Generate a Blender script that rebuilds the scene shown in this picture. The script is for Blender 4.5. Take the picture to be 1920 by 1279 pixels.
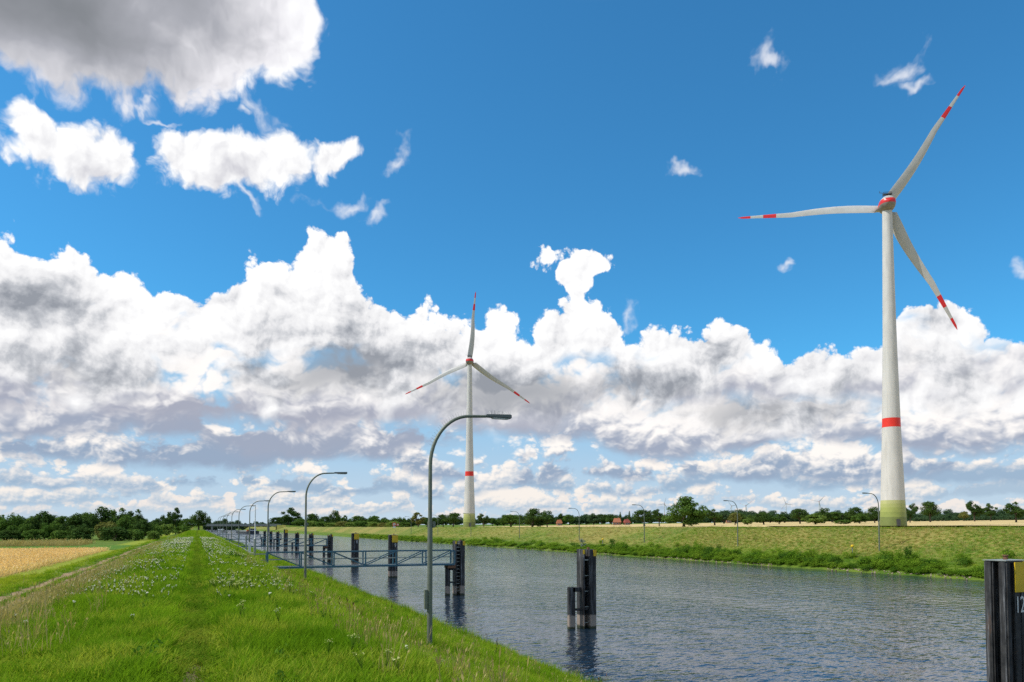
import bpy, bmesh, math, random
from mathutils import Vector, Matrix
R = math.radians
SC = bpy.context.scene
COL = SC.collection
for _o in list(bpy.data.objects):
    bpy.data.objects.remove(_o)

# ------------------------------------------------------------------ camera
# world: Y runs along the canal, X across it to the right, water level is z = 0
FPX, CX, CY = 1400.0, 960.0, 934.0          # focal length and principal point, in pixels of a 1920 wide frame
YAW, PITCH, EYE = R(22.85), R(2.2), 6.0     # yaw: to the right of the canal's direction
cam = bpy.data.cameras.new('camera')
cam.sensor_width = 36.0
cam.lens = 36.0 * FPX / 1920.0
cam.shift_y = (CY - 639.5) / 1920.0
cam.clip_start, cam.clip_end = 0.2, 30000.0
cam_ob = bpy.data.objects.new('camera', cam)
COL.objects.link(cam_ob)
cam_ob.location = (0, 0, EYE)
cam_ob.rotation_euler = (R(90) + PITCH, 0, -YAW)
SC.camera = cam_ob

def ray(px, py):
    """direction in the world of a point of the picture"""
    x, y, z = (px - CX) / FPX, 1.0, (CY - py) / FPX
    y, z = y * math.cos(PITCH) - z * math.sin(PITCH), y * math.sin(PITCH) + z * math.cos(PITCH)
    return Vector((x * math.cos(YAW) + y * math.sin(YAW), -x * math.sin(YAW) + y * math.cos(YAW), z))

def at_z(px, py, z):
    r = ray(px, py)
    k = (z - EYE) / r.z
    return Vector((r.x * k, r.y * k, z))

def at_d(px, d, z=0.0):
    """point at depth d in front of the camera, in the column px"""
    x = (px - CX) / FPX * d
    return Vector((x * math.cos(YAW) + d * math.sin(YAW), -x * math.sin(YAW) + d * math.cos(YAW), z))

def at_X(px, X, z=0.0):
    """point on the line parallel to the canal at offset X, in the column px"""
    r = ray(px, 988.0)
    return Vector((X, X * r.y / r.x, z))

# ------------------------------------------------------------------ view, sun, sky
SC.render.engine = 'CYCLES'
SC.view_settings.view_transform = 'Standard'
SC.view_settings.look = 'None'
SC.view_settings.exposure = 0.0
SC.view_settings.gamma = 1.0
SC.view_settings.use_curve_mapping = False
SC.cycles.use_denoising = False
SC.cycles.max_bounces = 6
SC.cycles.diffuse_bounces = 2
SC.cycles.glossy_bounces = 2
SC.cycles.transmission_bounces = 3
SC.cycles.transparent_max_bounces = 4
SC.cycles.volume_bounces = 0
SC.cycles.sample_clamp_indirect = 6.0
SC.cycles.caustics_reflective = False
SC.cycles.caustics_refractive = False

SUN_EL = R(50)
SUN_AZ = YAW - R(101)          # bearing of the sun, clockwise from the canal's direction (+Y)
sun = bpy.data.lights.new('sun', 'SUN')
sun.energy, sun.angle, sun.color = 4.2, R(0.53), (1.0, 0.955, 0.88)
sun_ob = bpy.data.objects.new('sun', sun)
COL.objects.link(sun_ob)
sun_dir = Vector((math.sin(SUN_AZ) * math.cos(SUN_EL), math.cos(SUN_AZ) * math.cos(SUN_EL), math.sin(SUN_EL)))
sun_ob.rotation_euler = sun_dir.to_track_quat('Z', 'Y').to_euler()
sun_ob.location = (-60, 40, 120)


class NB:
    """small expression builder for shader node trees"""
    def __init__(self, tree):
        self.t = tree
    def node(self, kind, **kw):
        n = self.t.nodes.new(kind)
        for k, v in kw.items():
            setattr(n, k, v)
        return n
    def put(self, sock, v):
        if isinstance(v, V):
            self.t.links.new(v.s, sock)
        elif v is not None:
            try:
                sock.default_value = v
            except Exception:
                sock.default_value = (v, v, v) if not isinstance(v, (tuple, list)) else tuple(v) + (1.0,)
    def math(self, op, a, b=None, c=None, clamp=False):
        n = self.node('ShaderNodeMath', operation=op, use_clamp=clamp)
        for i, v in enumerate((a, b, c)):
            if v is not None:
                self.put(n.inputs[i], v)
        return V(self, n.outputs[0])
    def vmath(self, op, a, b=None, out=0):
        n = self.node('ShaderNodeVectorMath', operation=op)
        self.put(n.inputs[0], a)
        if b is not None:
            self.put(n.inputs[3 if op == 'SCALE' else 1], b)
        return V(self, n.outputs[out])
    def xyz(self, x, y, z=0.0):
        n = self.node('ShaderNodeCombineXYZ')
        self.put(n.inputs[0], x); self.put(n.inputs[1], y); self.put(n.inputs[2], z)
        return V(self, n.outputs[0])
    def sep(self, v):
        n = self.node('ShaderNodeSeparateXYZ')
        self.put(n.inputs[0], v)
        return [V(self, o) for o in n.outputs]
    def noise(self, vec, scale=1.0, detail=2.0, rough=0.5, lac=2.0, dim='3D', dist=0.0, col=False):
        n = self.node('ShaderNodeTexNoise', noise_dimensions=dim)
        self.put(n.inputs['Vector'], vec)
        self.put(n.inputs['Scale'], scale); self.put(n.inputs['Detail'], detail)
        self.put(n.inputs['Roughness'], rough); self.put(n.inputs['Lacunarity'], lac)
        self.put(n.inputs['Distortion'], dist)
        return V(self, n.outputs[1 if col else 0])
    def voro(self, vec, scale=1.0, detail=0.0, rough=0.5, lac=2.0, dim='2D', feature='F1', col=False):
        n = self.node('ShaderNodeTexVoronoi', voronoi_dimensions=dim, feature=feature)
        self.put(n.inputs['Vector'], vec); self.put(n.inputs['Scale'], scale)
        self.put(n.inputs['Detail'], detail); self.put(n.inputs['Roughness'], rough)
        self.put(n.inputs['Lacunarity'], lac)
        if feature == 'SMOOTH_F1':
            n.inputs['Smoothness'].default_value = 0.6
        return V(self, n.outputs[1 if col else 0])
    def step(self, v, lo, hi, a=0.0, b=1.0, smooth=True):
        n = self.node('ShaderNodeMapRange', interpolation_type='SMOOTHSTEP' if smooth else 'LINEAR')
        self.put(n.inputs[0], v)
        for i, x in enumerate((lo, hi, a, b)):
            self.put(n.inputs[1 + i], x)
        return V(self, n.outputs[0])
    def mix(self, f, a, b, blend='MIX'):
        n = self.node('ShaderNodeMix', data_type='RGBA', blend_type=blend)
        self.put(n.inputs[0], f); self.put(n.inputs[6], a); self.put(n.inputs[7], b)
        return V(self, n.outputs[2])
    def lerp(self, f, a, b):
        n = self.node('ShaderNodeMix', data_type='FLOAT')
        self.put(n.inputs[0], f); self.put(n.inputs[2], a); self.put(n.inputs[3], b)
        return V(self, n.outputs[0])
    def ramp(self, f, stops, interp='LINEAR'):
        n = self.node('ShaderNodeValToRGB')
        n.color_ramp.interpolation = interp
        e = n.color_ramp.elements
        while len(e) < len(stops):
            e.new(0.5)
        for k, (p, c) in enumerate(stops):
            e[k].position = p
            e[k].color = tuple(c) + (1.0,)
        self.put(n.inputs[0], f)
        return V(self, n.outputs[0])
    def curve(self, f, pts):
        n = self.node('ShaderNodeFloatCurve')
        c = n.mapping.curves[0]
        while len(c.points) < len(pts):
            c.points.new(0.5, 0.5)
        for k, (x, y) in enumerate(pts):
            c.points[k].location = (x, y)
            c.points[k].handle_type = 'AUTO'
        n.mapping.update()
        self.put(n.inputs[0], 1.0)
        self.put(n.inputs[1], f)
        return V(self, n.outputs[0])

class V:
    def __init__(self, nb, s):
        self.nb, self.s = nb, s
    def __add__(self, o): return self.nb.math('ADD', self, o)
    __radd__ = __add__
    def __sub__(self, o): return self.nb.math('SUBTRACT', self, o)
    def __rsub__(self, o): return self.nb.math('SUBTRACT', o, self)
    def __mul__(self, o): return self.nb.math('MULTIPLY', self, o)
    __rmul__ = __mul__
    def __truediv__(self, o): return self.nb.math('DIVIDE', self, o)
    def max(self, o): return self.nb.math('MAXIMUM', self, o)
    def min(self, o): return self.nb.math('MINIMUM', self, o)
    def clamp(self): return self.nb.math('ADD', self, 0.0, clamp=True)

def lin(r, g, b):
    """8 bit sRGB to linear"""
    f = lambda c: c / 12.92 if c <= 0.04045 else ((c + 0.055) / 1.055) ** 2.4
    return (f(r / 255.0), f(g / 255.0), f(b / 255.0))

# ------------------------------------------------------------------ sky: clear air and cumulus clouds, all by direction
def sky_ae(px, py):
    r = ray(px, py).normalized()
    az = math.atan2(r.x, r.y) - YAW
    return az, math.asin(r.z)

def build_world():
    w = bpy.data.worlds.new('World')
    SC.world = w
    w.use_nodes = True
    nt = w.node_tree
    nt.nodes.clear()
    b = NB(nt)
    out = b.node('ShaderNodeOutputWorld')
    STR = 0.1
    sky = b.node('ShaderNodeTexSky', sky_type='NISHITA')
    sky.sun_disc = False
    sky.sun_elevation = SUN_EL
    sky.sun_rotation = SUN_AZ
    sky.altitude = 30
    sky.air_density, sky.dust_density, sky.ozone_density = 1.0, 0.4, 3.0
    blue = V(b, sky.outputs[0])
    blue = b.vmath('MULTIPLY', blue, SKY_TINT)

    tc = b.node('ShaderNodeTexCoord')
    d = V(b, tc.outputs['Generated'])
    d = b.vmath('NORMALIZE', d)
    rot = b.node('ShaderNodeVectorRotate', rotation_type='Z_AXIS')
    nt.links.new(d.s, rot.inputs['Vector'])
    rot.inputs['Angle'].default_value = YAW
    dx, dy, dz = b.sep(V(b, rot.outputs[0]))
    A = b.math('ARCTAN2', dx, dy)
    E = b.math('ARCSINE', dz)
    Q = 1.0 / FPX
    P = b.xyz(A, E)

    # distorted coordinates give the ragged outlines
    wn = b.noise(P, 14.0, 4.0, 0.5, dim='2D', col=True)
    warp = b.vmath('SUBTRACT', wn, (0.5, 0.5, 0.5))
    Pw = b.vmath('ADD', P, b.vmath('SCALE', warp, 0.040))
    Pw2 = b.vmath('ADD', P, b.vmath('SCALE', warp, 0.11))

    def blob(pt, px, py, rx, ry, ang=0.0):
        a, e = sky_ae(px, py)
        q = b.vmath('SUBTRACT', pt, (a, e, 0.0))
        if ang:
            m = b.node('ShaderNodeVectorRotate', rotation_type='Z_AXIS')
            m.inputs['Angle'].default_value = R(ang)
            nt.links.new(q.s, m.inputs['Vector'])
            q = V(b, m.outputs[0])
        c = math.cos(a)
        q = b.vmath('MULTIPLY', q, (1.0 / (rx * Q * c * c), 1.0 / (ry * Q * c), 0.0))
        return 1.0 - b.vmath('LENGTH', q, out=1)
    def blobs(pt, lst):
        r = None
        for it in lst:
            v = blob(pt, *it)
            r = v if r is None else r.max(v)
        return r
    def soft(pt, lst):
        r = None
        for it in lst:
            v = b.step(blob(pt, *it[:-1]), -0.1, 0.95, 0.0, it[-1])
            r = v if r is None else r.max(v)
        return r

    def puff(pt, scale, detail=3.0, rough=0.5):
        v = b.voro(pt, scale, detail, rough, 2.3)
        return 1.0 - v
    LX, LY = -0.55, 0.83      # where the light comes from, in the plane of the sky

    def shifted(pt, k):
        return b.vmath('ADD', pt, (LX * k, LY * k, 0.0))

    def c01(r, g, bb):
        return tuple(x / STR * 1.05 for x in lin(r, g, bb))
    def emit(c):
        n = b.node('ShaderNodeBackground')
        n.inputs[1].default_value = STR
        if isinstance(c, V):
            nt.links.new(c.s, n.inputs[0])
        else:
            n.inputs[0].default_value = tuple(c) + (1.0,)
        return n.outputs[0]
    def over(alpha, under, top):
        n = b.node('ShaderNodeMixShader')
        nt.links.new(alpha.s, n.inputs[0])
        nt.links.new(under, n.inputs[1])
        nt.links.new(top, n.inputs[2])
        return n.outputs[0]

    lown = b.noise(b.vmath('MULTIPLY', Pw, (1.0, 1.6, 1.0)), 7.0, 4.0, 0.55, dim='2D')

    # ---- the farther rows of cloud, down to the horizon
    air = b.mix(b.step(E, 0.0, 0.16), c01(190, 210, 226), c01(150, 196, 230))
    air = b.mix(b.step(E, 0.14, 0.34), air, blue)
    low = emit(air)
    rows = [  # base y, height, clump width, cover, seed, white, grey
        (968, 22, 130, 0.70, 1.3, (238, 230, 224), (188, 204, 218)),
        (948, 30, 180, 0.70, 5.1, (244, 237, 230), (170, 192, 212)),
        (920, 42, 250, 0.73, 9.7, (250, 243, 236), (156, 180, 204)),
        (884, 58, 330, 0.73, 14.2, (252, 247, 242), (150, 168, 192)),
        (836, 84, 430, 0.75, 20.9, (254, 250, 247), (158, 168, 188)),
        (776, 104, 560, 0.74, 33.3, (255, 252, 250), (166, 170, 186)),
    ]
    greyl = soft(Pw, [(430, 835, 330, 90, -4, 0.9), (640, 900, 300, 40, 0, 0.7), (1000, 860, 260, 60, 0, 0.6), (60, 850, 140, 60, 0, 0.7), (1860, 900, 260, 60, 0, 0.6),
                       (780, 800, 200, 50, 0, 0.6), (1500, 850, 220, 40, 0, 0.5), (1300, 900, 300, 30, 0, 0.45)])
    for (by, h, cw, cov, seed, cw_, cg_) in rows:
        e0 = sky_ae(960, by)[1]
        hh = h * Q
        pt = b.vmath('ADD', b.vmath('ADD', P, b.vmath('SCALE', warp, hh * 0.55)), (seed * 7.1, seed * 3.7, 0.0))
        clump = b.noise(b.vmath('MULTIPLY', pt, (1.0, 1.6, 1.0)), 1.6 / (cw * Q), 2.0, 0.5, dim='2D')
        drift = b.noise(b.vmath('MULTIPLY', pt, (1.0, 0.3, 1.0)), 1.1 / (cw * Q), 1.0, 0.5, dim='2D') - 0.5
        s = 1.0 / (h * 0.95 * Q)
        pv = b.vmath('MULTIPLY', pt, (0.8, 1.15, 1.0))
        pf = puff(pv, s, 3.0, 0.5)
        pf2 = puff(b.vmath('ADD', pv, (LX * hh * 0.15, LY * hh * 0.15, 0.0)), s, 3.0, 0.5)
        v = (E - e0) / hh + drift * 1.6
        dens = (clump - (1.0 - cov)) * 5.2 + (pf - 0.5) * 1.5 - (v - 0.5) * 1.0
        alpha = b.step(dens, 0.0, 0.6) * b.step(v + (pf - 0.5) * 0.25, -0.30, 0.08)
        lit = b.step(v * 0.9 + (pf - pf2) * (0.95 if h > 50 else 0.6) + (lown - 0.5) * 0.7 - greyl * 0.6, -0.08, 0.72)
        low = over(alpha, low, emit(b.mix(lit, c01(*cg_), c01(*cw_))))

    # ---- the big bank: its upper outline runs along the sky
    prof = [(-120, 470), (0, 408), (45, 440), (75, 462), (110, 434), (150, 450), (200, 482), (260, 503), (320, 528), (400, 534),
            (438, 522), (456, 478), (480, 462), (515, 448), (545, 470), (560, 465), (572, 432), (620, 418), (662, 436), (672, 470), (680, 505),
            (700, 528), (745, 572), (768, 590), (778, 552), (800, 545), (830, 572), (880, 585), (915, 575), (930, 548), (955, 552),
            (962, 590), (1000, 606), (1012, 572), (1040, 556), (1100, 560), (1140, 545), (1160, 590), (1190, 622), (1215, 604), (1270, 606),
            (1305, 622), (1345, 584), (1385, 590), (1430, 612), (1485, 624), (1512, 655), (1545, 640), (1590, 628), (1650, 640),
            (1690, 592), (1712, 556), (1742, 538), (1795, 538), (1815, 566), (1870, 582), (1920, 622), (2040, 600)]
    A0, A1 = -math.pi, math.pi
    E1 = 0.6
    pts = [(0.0, 0.52), (0.14, 0.66), (0.27, 0.55)]
    for (x, y) in prof:
        a, e = sky_ae(x, y)
        pts.append((max((a - A0) / (A1 - A0), pts[-1][0] + 0.0004), e / E1))
    pts += [(0.75, 0.50), (0.88, 0.62), (1.0, 0.52)]
    Ax, Ex, _ = b.sep(b.vmath('ADD', P, b.vmath('SCALE', warp, 0.022)))
    H = b.curve((Ax - A0) / (A1 - A0), pts) * E1
    rise = (H - Ex) / 0.03
    pk = b.vmath('ADD', b.vmath('ADD', P, b.vmath('SCALE', warp, 0.020)), (3.1, 1.7, 0.0))
    pfA = puff(pk, 20.0, 4.0, 0.5)
    towers = blobs(Pw, [(1022, 486, 42, 36), (1080, 538, 40, 64), (1106, 498, 44, 26, 14), (1056, 518, 40, 24), (1088, 575, 56, 60)]) * 1.6 + 0.22
    cover = (rise.min(3.0)).max(towers) + (pfA - 0.55) * 1.25
    edge = b.step(cover, -0.05, 0.24)
    pfB = puff(b.vmath('ADD', pk, (LX * 0.0075, LY * 0.0075, 0.0)), 20.0, 4.0, 0.5)
    pq = b.vmath('ADD', pk, (9.0, 4.0, 0.0))
    pfC = puff(pq, 8.0, 2.0, 0.45)
    pfD = puff(b.vmath('ADD', pq, (LX * 0.024, LY * 0.024, 0.0)), 8.0, 2.0, 0.45)
    depth = H - E
    body = b.step(E + (lown - 0.5) * 0.22 + (pfC - 0.5) * 0.05, sky_ae(960, 800)[1], sky_ae(960, 720)[1])
    gaps = soft(Pw2, [(400, 684, 66, 44, -20, 1.0), (312, 590, 46, 16, -15, 0.9), (1190, 752, 36, 28, 0, 1.0)])
    grey = soft(Pw, [(50, 566, 210, 70, 0, 1.0), (660, 692, 270, 62, -12, 0.9), (960, 738, 290, 70, 0, 0.95), (1190, 726, 230, 54, 0, 0.85),
                      (1440, 770, 220, 60, 0, 0.9), (700, 590, 120, 110, 0, 0.4), (850, 650, 150, 60, 0, 0.35),
                      (170, 690, 230, 60, -6, 0.6), (1560, 700, 130, 80, 0, 0.5), (1800, 690, 200, 80, 0, 0.55), (1760, 600, 80, 50, 0, 0.35), (1330, 660, 120, 60, 0, 0.4), (400, 560, 120, 40, -10, 0.3)])
    shade = (pfA - pfB) * 0.62 + (pfC - pfD) * 0.75
    crest = b.step(depth, 0.0, 0.14, 0.34, 0.0)
    lit = (0.72 + crest + shade - grey * 1.0 - b.step(depth, 0.08, 0.24) * 0.16 + (lown - 0.5) * 0.22).clamp()
    bank = b.ramp(lit, [(0.0, c01(148, 153, 162)), (0.32, c01(190, 193, 199)), (0.62, c01(234, 234, 236)), (1.0, c01(255, 255, 255))])
    bank_s = over(body.max(grey * 0.9) * (1.0 - gaps), low, emit(bank))

    # ---- wisps and loose clouds in the blue
    wl = blobs(Pw2, [(485, 215, 42, 30, 30), (460, 230, 40, 14), (630, 378, 48, 22), (700, 412, 52, 20, -12), (742, 284, 30, 16, -20),
                     (1280, 322, 42, 16), (1465, 112, 42, 18, 20), (1702, 128, 40, 30), (1740, 152, 36, 16), (1905, 505, 40, 26), (1478, 505, 12, 16, -30),
                     (1190, 600, 26, 30), (300, 205, 70, 8, -12), (460, 374, 34, 10)])
    wf = b.noise(Pw, 30.0, 4.0, 0.6, dim='2D')
    aw = b.step(wl * 0.8 + (wf - 0.5) * 1.3, -0.05, 0.95) * 0.75
    up = over(aw, emit(blue), emit(c01(238, 240, 246)))

    lc = blobs(Pw, [(75, 240, 90, 52), (130, 285, 150, 72), (205, 290, 70, 54),
                    (355, 300, 90, 66), (440, 310, 140, 62), (525, 302, 100, 56), (612, 300, 74, 34, -25)])
    pl = b.vmath('ADD', Pw, (7.7, 2.2, 0.0))
    pl1 = puff(pl, 22.0, 3.0, 0.45)
    pl2 = puff(b.vmath('ADD', pl, (LX * 0.01, LY * 0.01, 0.0)), 22.0, 3.0, 0.45)
    al = b.step(lc * 2.0 + (pl1 - 0.5) * 1.0 + (wf - 0.5) * 0.9, 0.0, 0.65)
    lowl = soft(Pw2, [(190, 325, 110, 42, 0, 0.55), (430, 345, 120, 30, 0, 0.5), (150, 345, 90, 20, 0, 0.5)])
    cl = b.mix((0.95 + (pl1 - pl2) * 0.8 - lowl).clamp(), c01(200, 200, 208), c01(255, 255, 255))
    up = over(al, up, emit(cl))

    # ---- the big cloud overhead: grey below, bright at its rim
    bd = blobs(Pw, [(150, -85, 480, 225), (420, -45, 230, 165), (515, 20, 100, 110), (330, 60, 150, 90), (80, 15, 260, 125), (480, 75, 80, 50)])
    pb = b.vmath('ADD', Pw, (1.2, 8.4, 0.0))
    pb1 = puff(pb, 12.0, 3.0, 0.45)
    pb2 = puff(b.vmath('ADD', pb, (LX * 0.012, LY * 0.012, 0.0)), 12.0, 3.0, 0.45)
    ab = b.step(bd * 2.8 + (pb1 - 0.45) * 0.9 + (wf - 0.5) * 0.8, 0.0, 0.55)
    core = soft(Pw, [(80, 10, 560, 190, 0, 1.0), (330, 20, 320, 130, 0, 0.75)])
    lb = (1.04 - core * 0.98 + (pb1 - pb2) * 0.6 * (1.0 - core) + (lown - 0.5) * 0.35).clamp()
    cb = b.ramp(lb, [(0.0, c01(128, 132, 138)), (0.35, c01(168, 170, 178)), (0.75, c01(232, 231, 236)), (1.0, c01(252, 252, 254))])
    up = over(ab, up, emit(cb))

    view = over(edge, up, bank_s)

    # ---- the same broken cumulus goes on over the rest of the sky, outside the picture
    gx, gy, gz = b.sep(d)
    k = gz.max(0.0) + 0.12
    dome = b.xyz(gx / k, gy / k, 0.0)
    gn = b.noise(dome, 1.1, 5.0, 0.56, dim='2D')
    ag = b.step(gn, 0.47, 0.56)
    gcol = b.mix(b.step(gn, 0.52, 0.70), c01(250, 250, 252), c01(178, 180, 188))
    away = emit(b.mix(ag, b.mix(b.step(E, 0.0, 0.3), c01(200, 212, 224), blue), gcol))
    out_f = b.step(E, 0.62, 0.70).max(b.step(b.math('ABSOLUTE', A), 0.68, 0.80))
    sky_s = over(out_f, view, away)
    sky_s = over(b.step(E, -0.012, -0.006, 1.0, 0.0), sky_s, emit(c01(120, 130, 100)))
    nt.links.new(sky_s, out.inputs[0])
    w.cycles.sampling_method = 'MANUAL'
    w.cycles.sample_map_resolution = 512

SKY_TINT = (0.45, 1.33, 1.66)
build_world()

# ------------------------------------------------------------------ helpers: materials
def new_mat(name):
    m = bpy.data.materials.new(name)
    m.use_nodes = True
    m.node_tree.nodes.clear()
    b = NB(m.node_tree)
    o = b.node('ShaderNodeOutputMaterial')
    return m, b, o

def pos(b):
    return V(b, b.node('ShaderNodeNewGeometry').outputs['Position'])

def objco(b):
    return V(b, b.node('ShaderNodeTexCoord').outputs['Object'])

def orand(b):
    return V(b, b.node('ShaderNodeObjectInfo').outputs['Random'])

def principled(b, o, col, rough=0.6, metal=0.0, spec=0.4, bump=None, bdist=0.01, bstr=0.4):
    p = b.node('ShaderNodeBsdfPrincipled')
    b.put(p.inputs['Base Color'], col if isinstance(col, V) else tuple(col) + (1.0,))
    b.put(p.inputs['Roughness'], rough)
    b.put(p.inputs['Metallic'], metal)
    b.put(p.inputs['Specular IOR Level'], spec)
    if bump is not None:
        n = b.node('ShaderNodeBump')
        n.inputs['Strength'].default_value = bstr
        n.inputs['Distance'].default_value = bdist
        b.put(n.inputs['Height'], bump)
        b.t.links.new(n.outputs[0], p.inputs['Normal'])
    b.t.links.new(p.outputs[0], o.inputs[0])
    return p

def paint(name, col, rough=0.5, metal=0.0, var=0.15, scale=1.2, streak=0.0, dirt=(0.10, 0.09, 0.07), spec=0.4):
    """weathered paint: uneven tone, vertical runs of dirt"""
    m, b, o = new_mat(name)
    p = objco(b)
    n = b.noise(p, scale, 5.0, 0.6)
    c = b.mix(b.step(n, 0.3, 0.7), tuple(x * (1 - var) for x in col) + (1,), tuple(min(1, x * (1 + var)) for x in col) + (1,))
    if streak > 0:
        s = b.noise(b.vmath('MULTIPLY', p, (9.0, 9.0, 0.5)), 1.0, 4.0, 0.65)
        c = b.mix(b.step(s, 0.52, 0.74) * streak, c, tuple(dirt) + (1,))
    principled(b, o, c, b.step(n, 0.2, 0.8, rough - 0.1, rough + 0.12), metal, spec, bump=n, bdist=0.004)
    return m

def foliage(name, c1, c2, c3=None, trans=0.35, scale=0.35, straw=None, hue=0.25):
    """leaf or blade: diffuse and light shining through, tone differs from place to place and from plant to plant"""
    m, b, o = new_mat(name)
    p = pos(b)
    n = b.noise(p, scale, 3.0, 0.6)
    f = (b.step(n, 0.32, 0.68) * 0.7 + orand(b) * 0.3)
    c = b.mix(f, tuple(c1) + (1,), tuple(c2) + (1,))
    if c3 is not None:
        n2 = b.noise(b.vmath('ADD', p, (31.0, 7.0, 3.0)), scale * 2.6, 4.0, 0.6)
        c = b.mix(b.step(n2 + (orand(b) - 0.5) * 0.35, 0.52, 0.68), c, tuple(c3) + (1,))
    if straw is not None:
        c = straw(b, p, c)
    d = b.node('ShaderNodeBsdfDiffuse')
    t = b.node('ShaderNodeBsdfTranslucent')
    b.put(d.inputs[0], c)
    b.put(t.inputs[0], b.mix(0.5, c, b.vmath('MULTIPLY', c, (1.5, 1.35, 0.6))))
    mx = b.node('ShaderNodeMixShader')
    mx.inputs[0].default_value = trans
    b.t.links.new(d.outputs[0], mx.inputs[1])
    b.t.links.new(t.outputs[0], mx.inputs[2])
    b.t.links.new(mx.outputs[0], o.inputs[0])
    return m

# ------------------------------------------------------------------ helpers: meshes and objects
def box(bm, c, s, rz=0.0):
    m = Matrix.Translation(Vector(c)) @ Matrix.Rotation(rz, 4, 'Z') @ Matrix.Diagonal((s[0], s[1], s[2], 1.0))
    return bmesh.ops.create_cube(bm, size=1.0, matrix=m)['verts']

def bar(bm, p0, p1, w, h=None):
    """square bar from p0 to p1"""
    p0, p1 = Vector(p0), Vector(p1)
    d = p1 - p0
    q = d.to_track_quat('Z', 'Y').to_matrix().to_4x4()
    m = Matrix.Translation((p0 + p1) / 2) @ q @ Matrix.Diagonal((w, h or w, d.length, 1.0))
    return bmesh.ops.create_cube(bm, size=1.0, matrix=m)['verts']

def rod(bm, p0, p1, r0, r1=None, seg=8, caps=True):
    p0, p1 = Vector(p0), Vector(p1)
    d = p1 - p0
    q = d.to_track_quat('Z', 'Y').to_matrix().to_4x4()
    m = Matrix.Translation((p0 + p1) / 2) @ q
    return bmesh.ops.create_cone(bm, cap_ends=caps, segments=seg, radius1=r0, radius2=r0 if r1 is None else r1, depth=d.length, matrix=m)['verts']

def sweep(bm, pts, rad, seg=8):
    """round tube along a line of points; rad is one radius or one per point"""
    pts = [Vector(p) for p in pts]
    rad = rad if isinstance(rad, (list, tuple)) else [rad] * len(pts)
    rings = []
    up = Vector((0, 1, 0.001))
    for i, p in enumerate(pts):
        t = (pts[min(i + 1, len(pts) - 1)] - pts[max(i - 1, 0)]).normalized()
        a = t.cross(up)
        if a.length < 1e-4:
            a = t.cross(Vector((1, 0, 0)))
        a.normalize()
        c = t.cross(a)
        rings.append([bm.verts.new(p + rad[i] * (math.cos(k * 2 * math.pi / seg) * a + math.sin(k * 2 * math.pi / seg) * c)) for k in range(seg)])
    for r0, r1 in zip(rings, rings[1:]):
        for k in range(seg):
            bm.faces.new((r0[k], r0[(k + 1) % seg], r1[(k + 1) % seg], r1[k]))
    bm.faces.new(rings[0][::-1]); bm.faces.new(rings[-1])
    return rings

def lathe(bm, prof, seg=24, axis='Z'):
    rings = []
    for (r, z) in prof:
        rings.append([bm.verts.new((r * math.cos(k * 2 * math.pi / seg), r * math.sin(k * 2 * math.pi / seg), z)) for k in range(seg)])
    for r0, r1 in zip(rings, rings[1:]):
        for k in range(seg):
            bm.faces.new((r0[k], r0[(k + 1) % seg], r1[(k + 1) % seg], r1[k]))
    bm.faces.new(rings[0][::-1]); bm.faces.new(rings[-1])

def mesh_of(name, bm, mat, smooth=False):
    bmesh.ops.recalc_face_normals(bm, faces=bm.faces)
    me = bpy.data.meshes.new(name)
    bm.to_mesh(me)
    bm.free()
    for m in (mat if isinstance(mat, (list, tuple)) else [mat]):
        me.materials.append(m)
    if smooth:
        me.polygons.foreach_set('use_smooth', [True] * len(me.polygons))
        try:
            me.set_sharp_from_angle(angle=R(40))
        except Exception:
            pass
    return me

def obj(name, me, parent=None, loc=None, rot=None, scale=None):
    o = bpy.data.objects.new(name, me)
    COL.objects.link(o)
    if parent is not None:
        o.parent = parent
    if loc is not None:
        o.location = loc
    if rot is not None:
        o.rotation_euler = rot
    if scale is not None:
        o.scale = scale if isinstance(scale, (tuple, list, Vector)) else (scale,) * 3
    return o

def part(name, bm, mat, parent, smooth=False, **kw):
    return obj(name, mesh_of(name, bm, mat, smooth), parent, **kw)

def tag(o, label=None, cat=None, group=None, kind=None):
    for k, v in (('label', label), ('category', cat), ('group', group), ('kind', kind)):
        if v:
            o[k] = v
    return o

def thing(name, label, cat, loc=(0, 0, 0), rz=0.0, group=None):
    return tag(obj(name, None, None, loc, (0, 0, rz)), label, cat, group)

def copy_tree(o, parent=None):
    c = o.copy()
    COL.objects.link(c)
    c.parent = parent
    for ch in o.children:
        copy_tree(ch, c)
    return c

def poly_mesh(name, verts, faces, mat):
    me = bpy.data.meshes.new(name)
    me.from_pydata(verts, [], faces)
    me.materials.append(mat)
    me.update()
    return me

# ------------------------------------------------------------------ the lie of the land
PROFILE = [(-9000, 2.0), (-400, 1.9), (-60, 2.0), (-14, 2.0), (-10.4, 2.12), (-9.6, 2.0), (-8.9, 2.1), (-8.2, 2.0), (-7.2, 2.15), (-6.3, 2.4),
           (-3.4, 3.98), (-2.2, 4.28), (-0.45, 4.33), (0.0, 4.27), (0.45, 4.33), (1.9, 4.28), (2.9, 3.92), (5.0, 2.46), (7.3, 1.88), (10, 1.05), (13.2, 0.03),
           (14.5, -0.4), (18, -1.6), (77, -1.6), (80.6, -0.15), (81.4, 0.2), (82.5, 0.6), (88.5, 2.55), (97.0, 5.65), (98.6, 5.86), (101.5, 5.86), (110, 5.3),
           (200, 5.9), (500, 10.4), (900, 12.5), (3000, 16), (9000, 30)]

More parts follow.
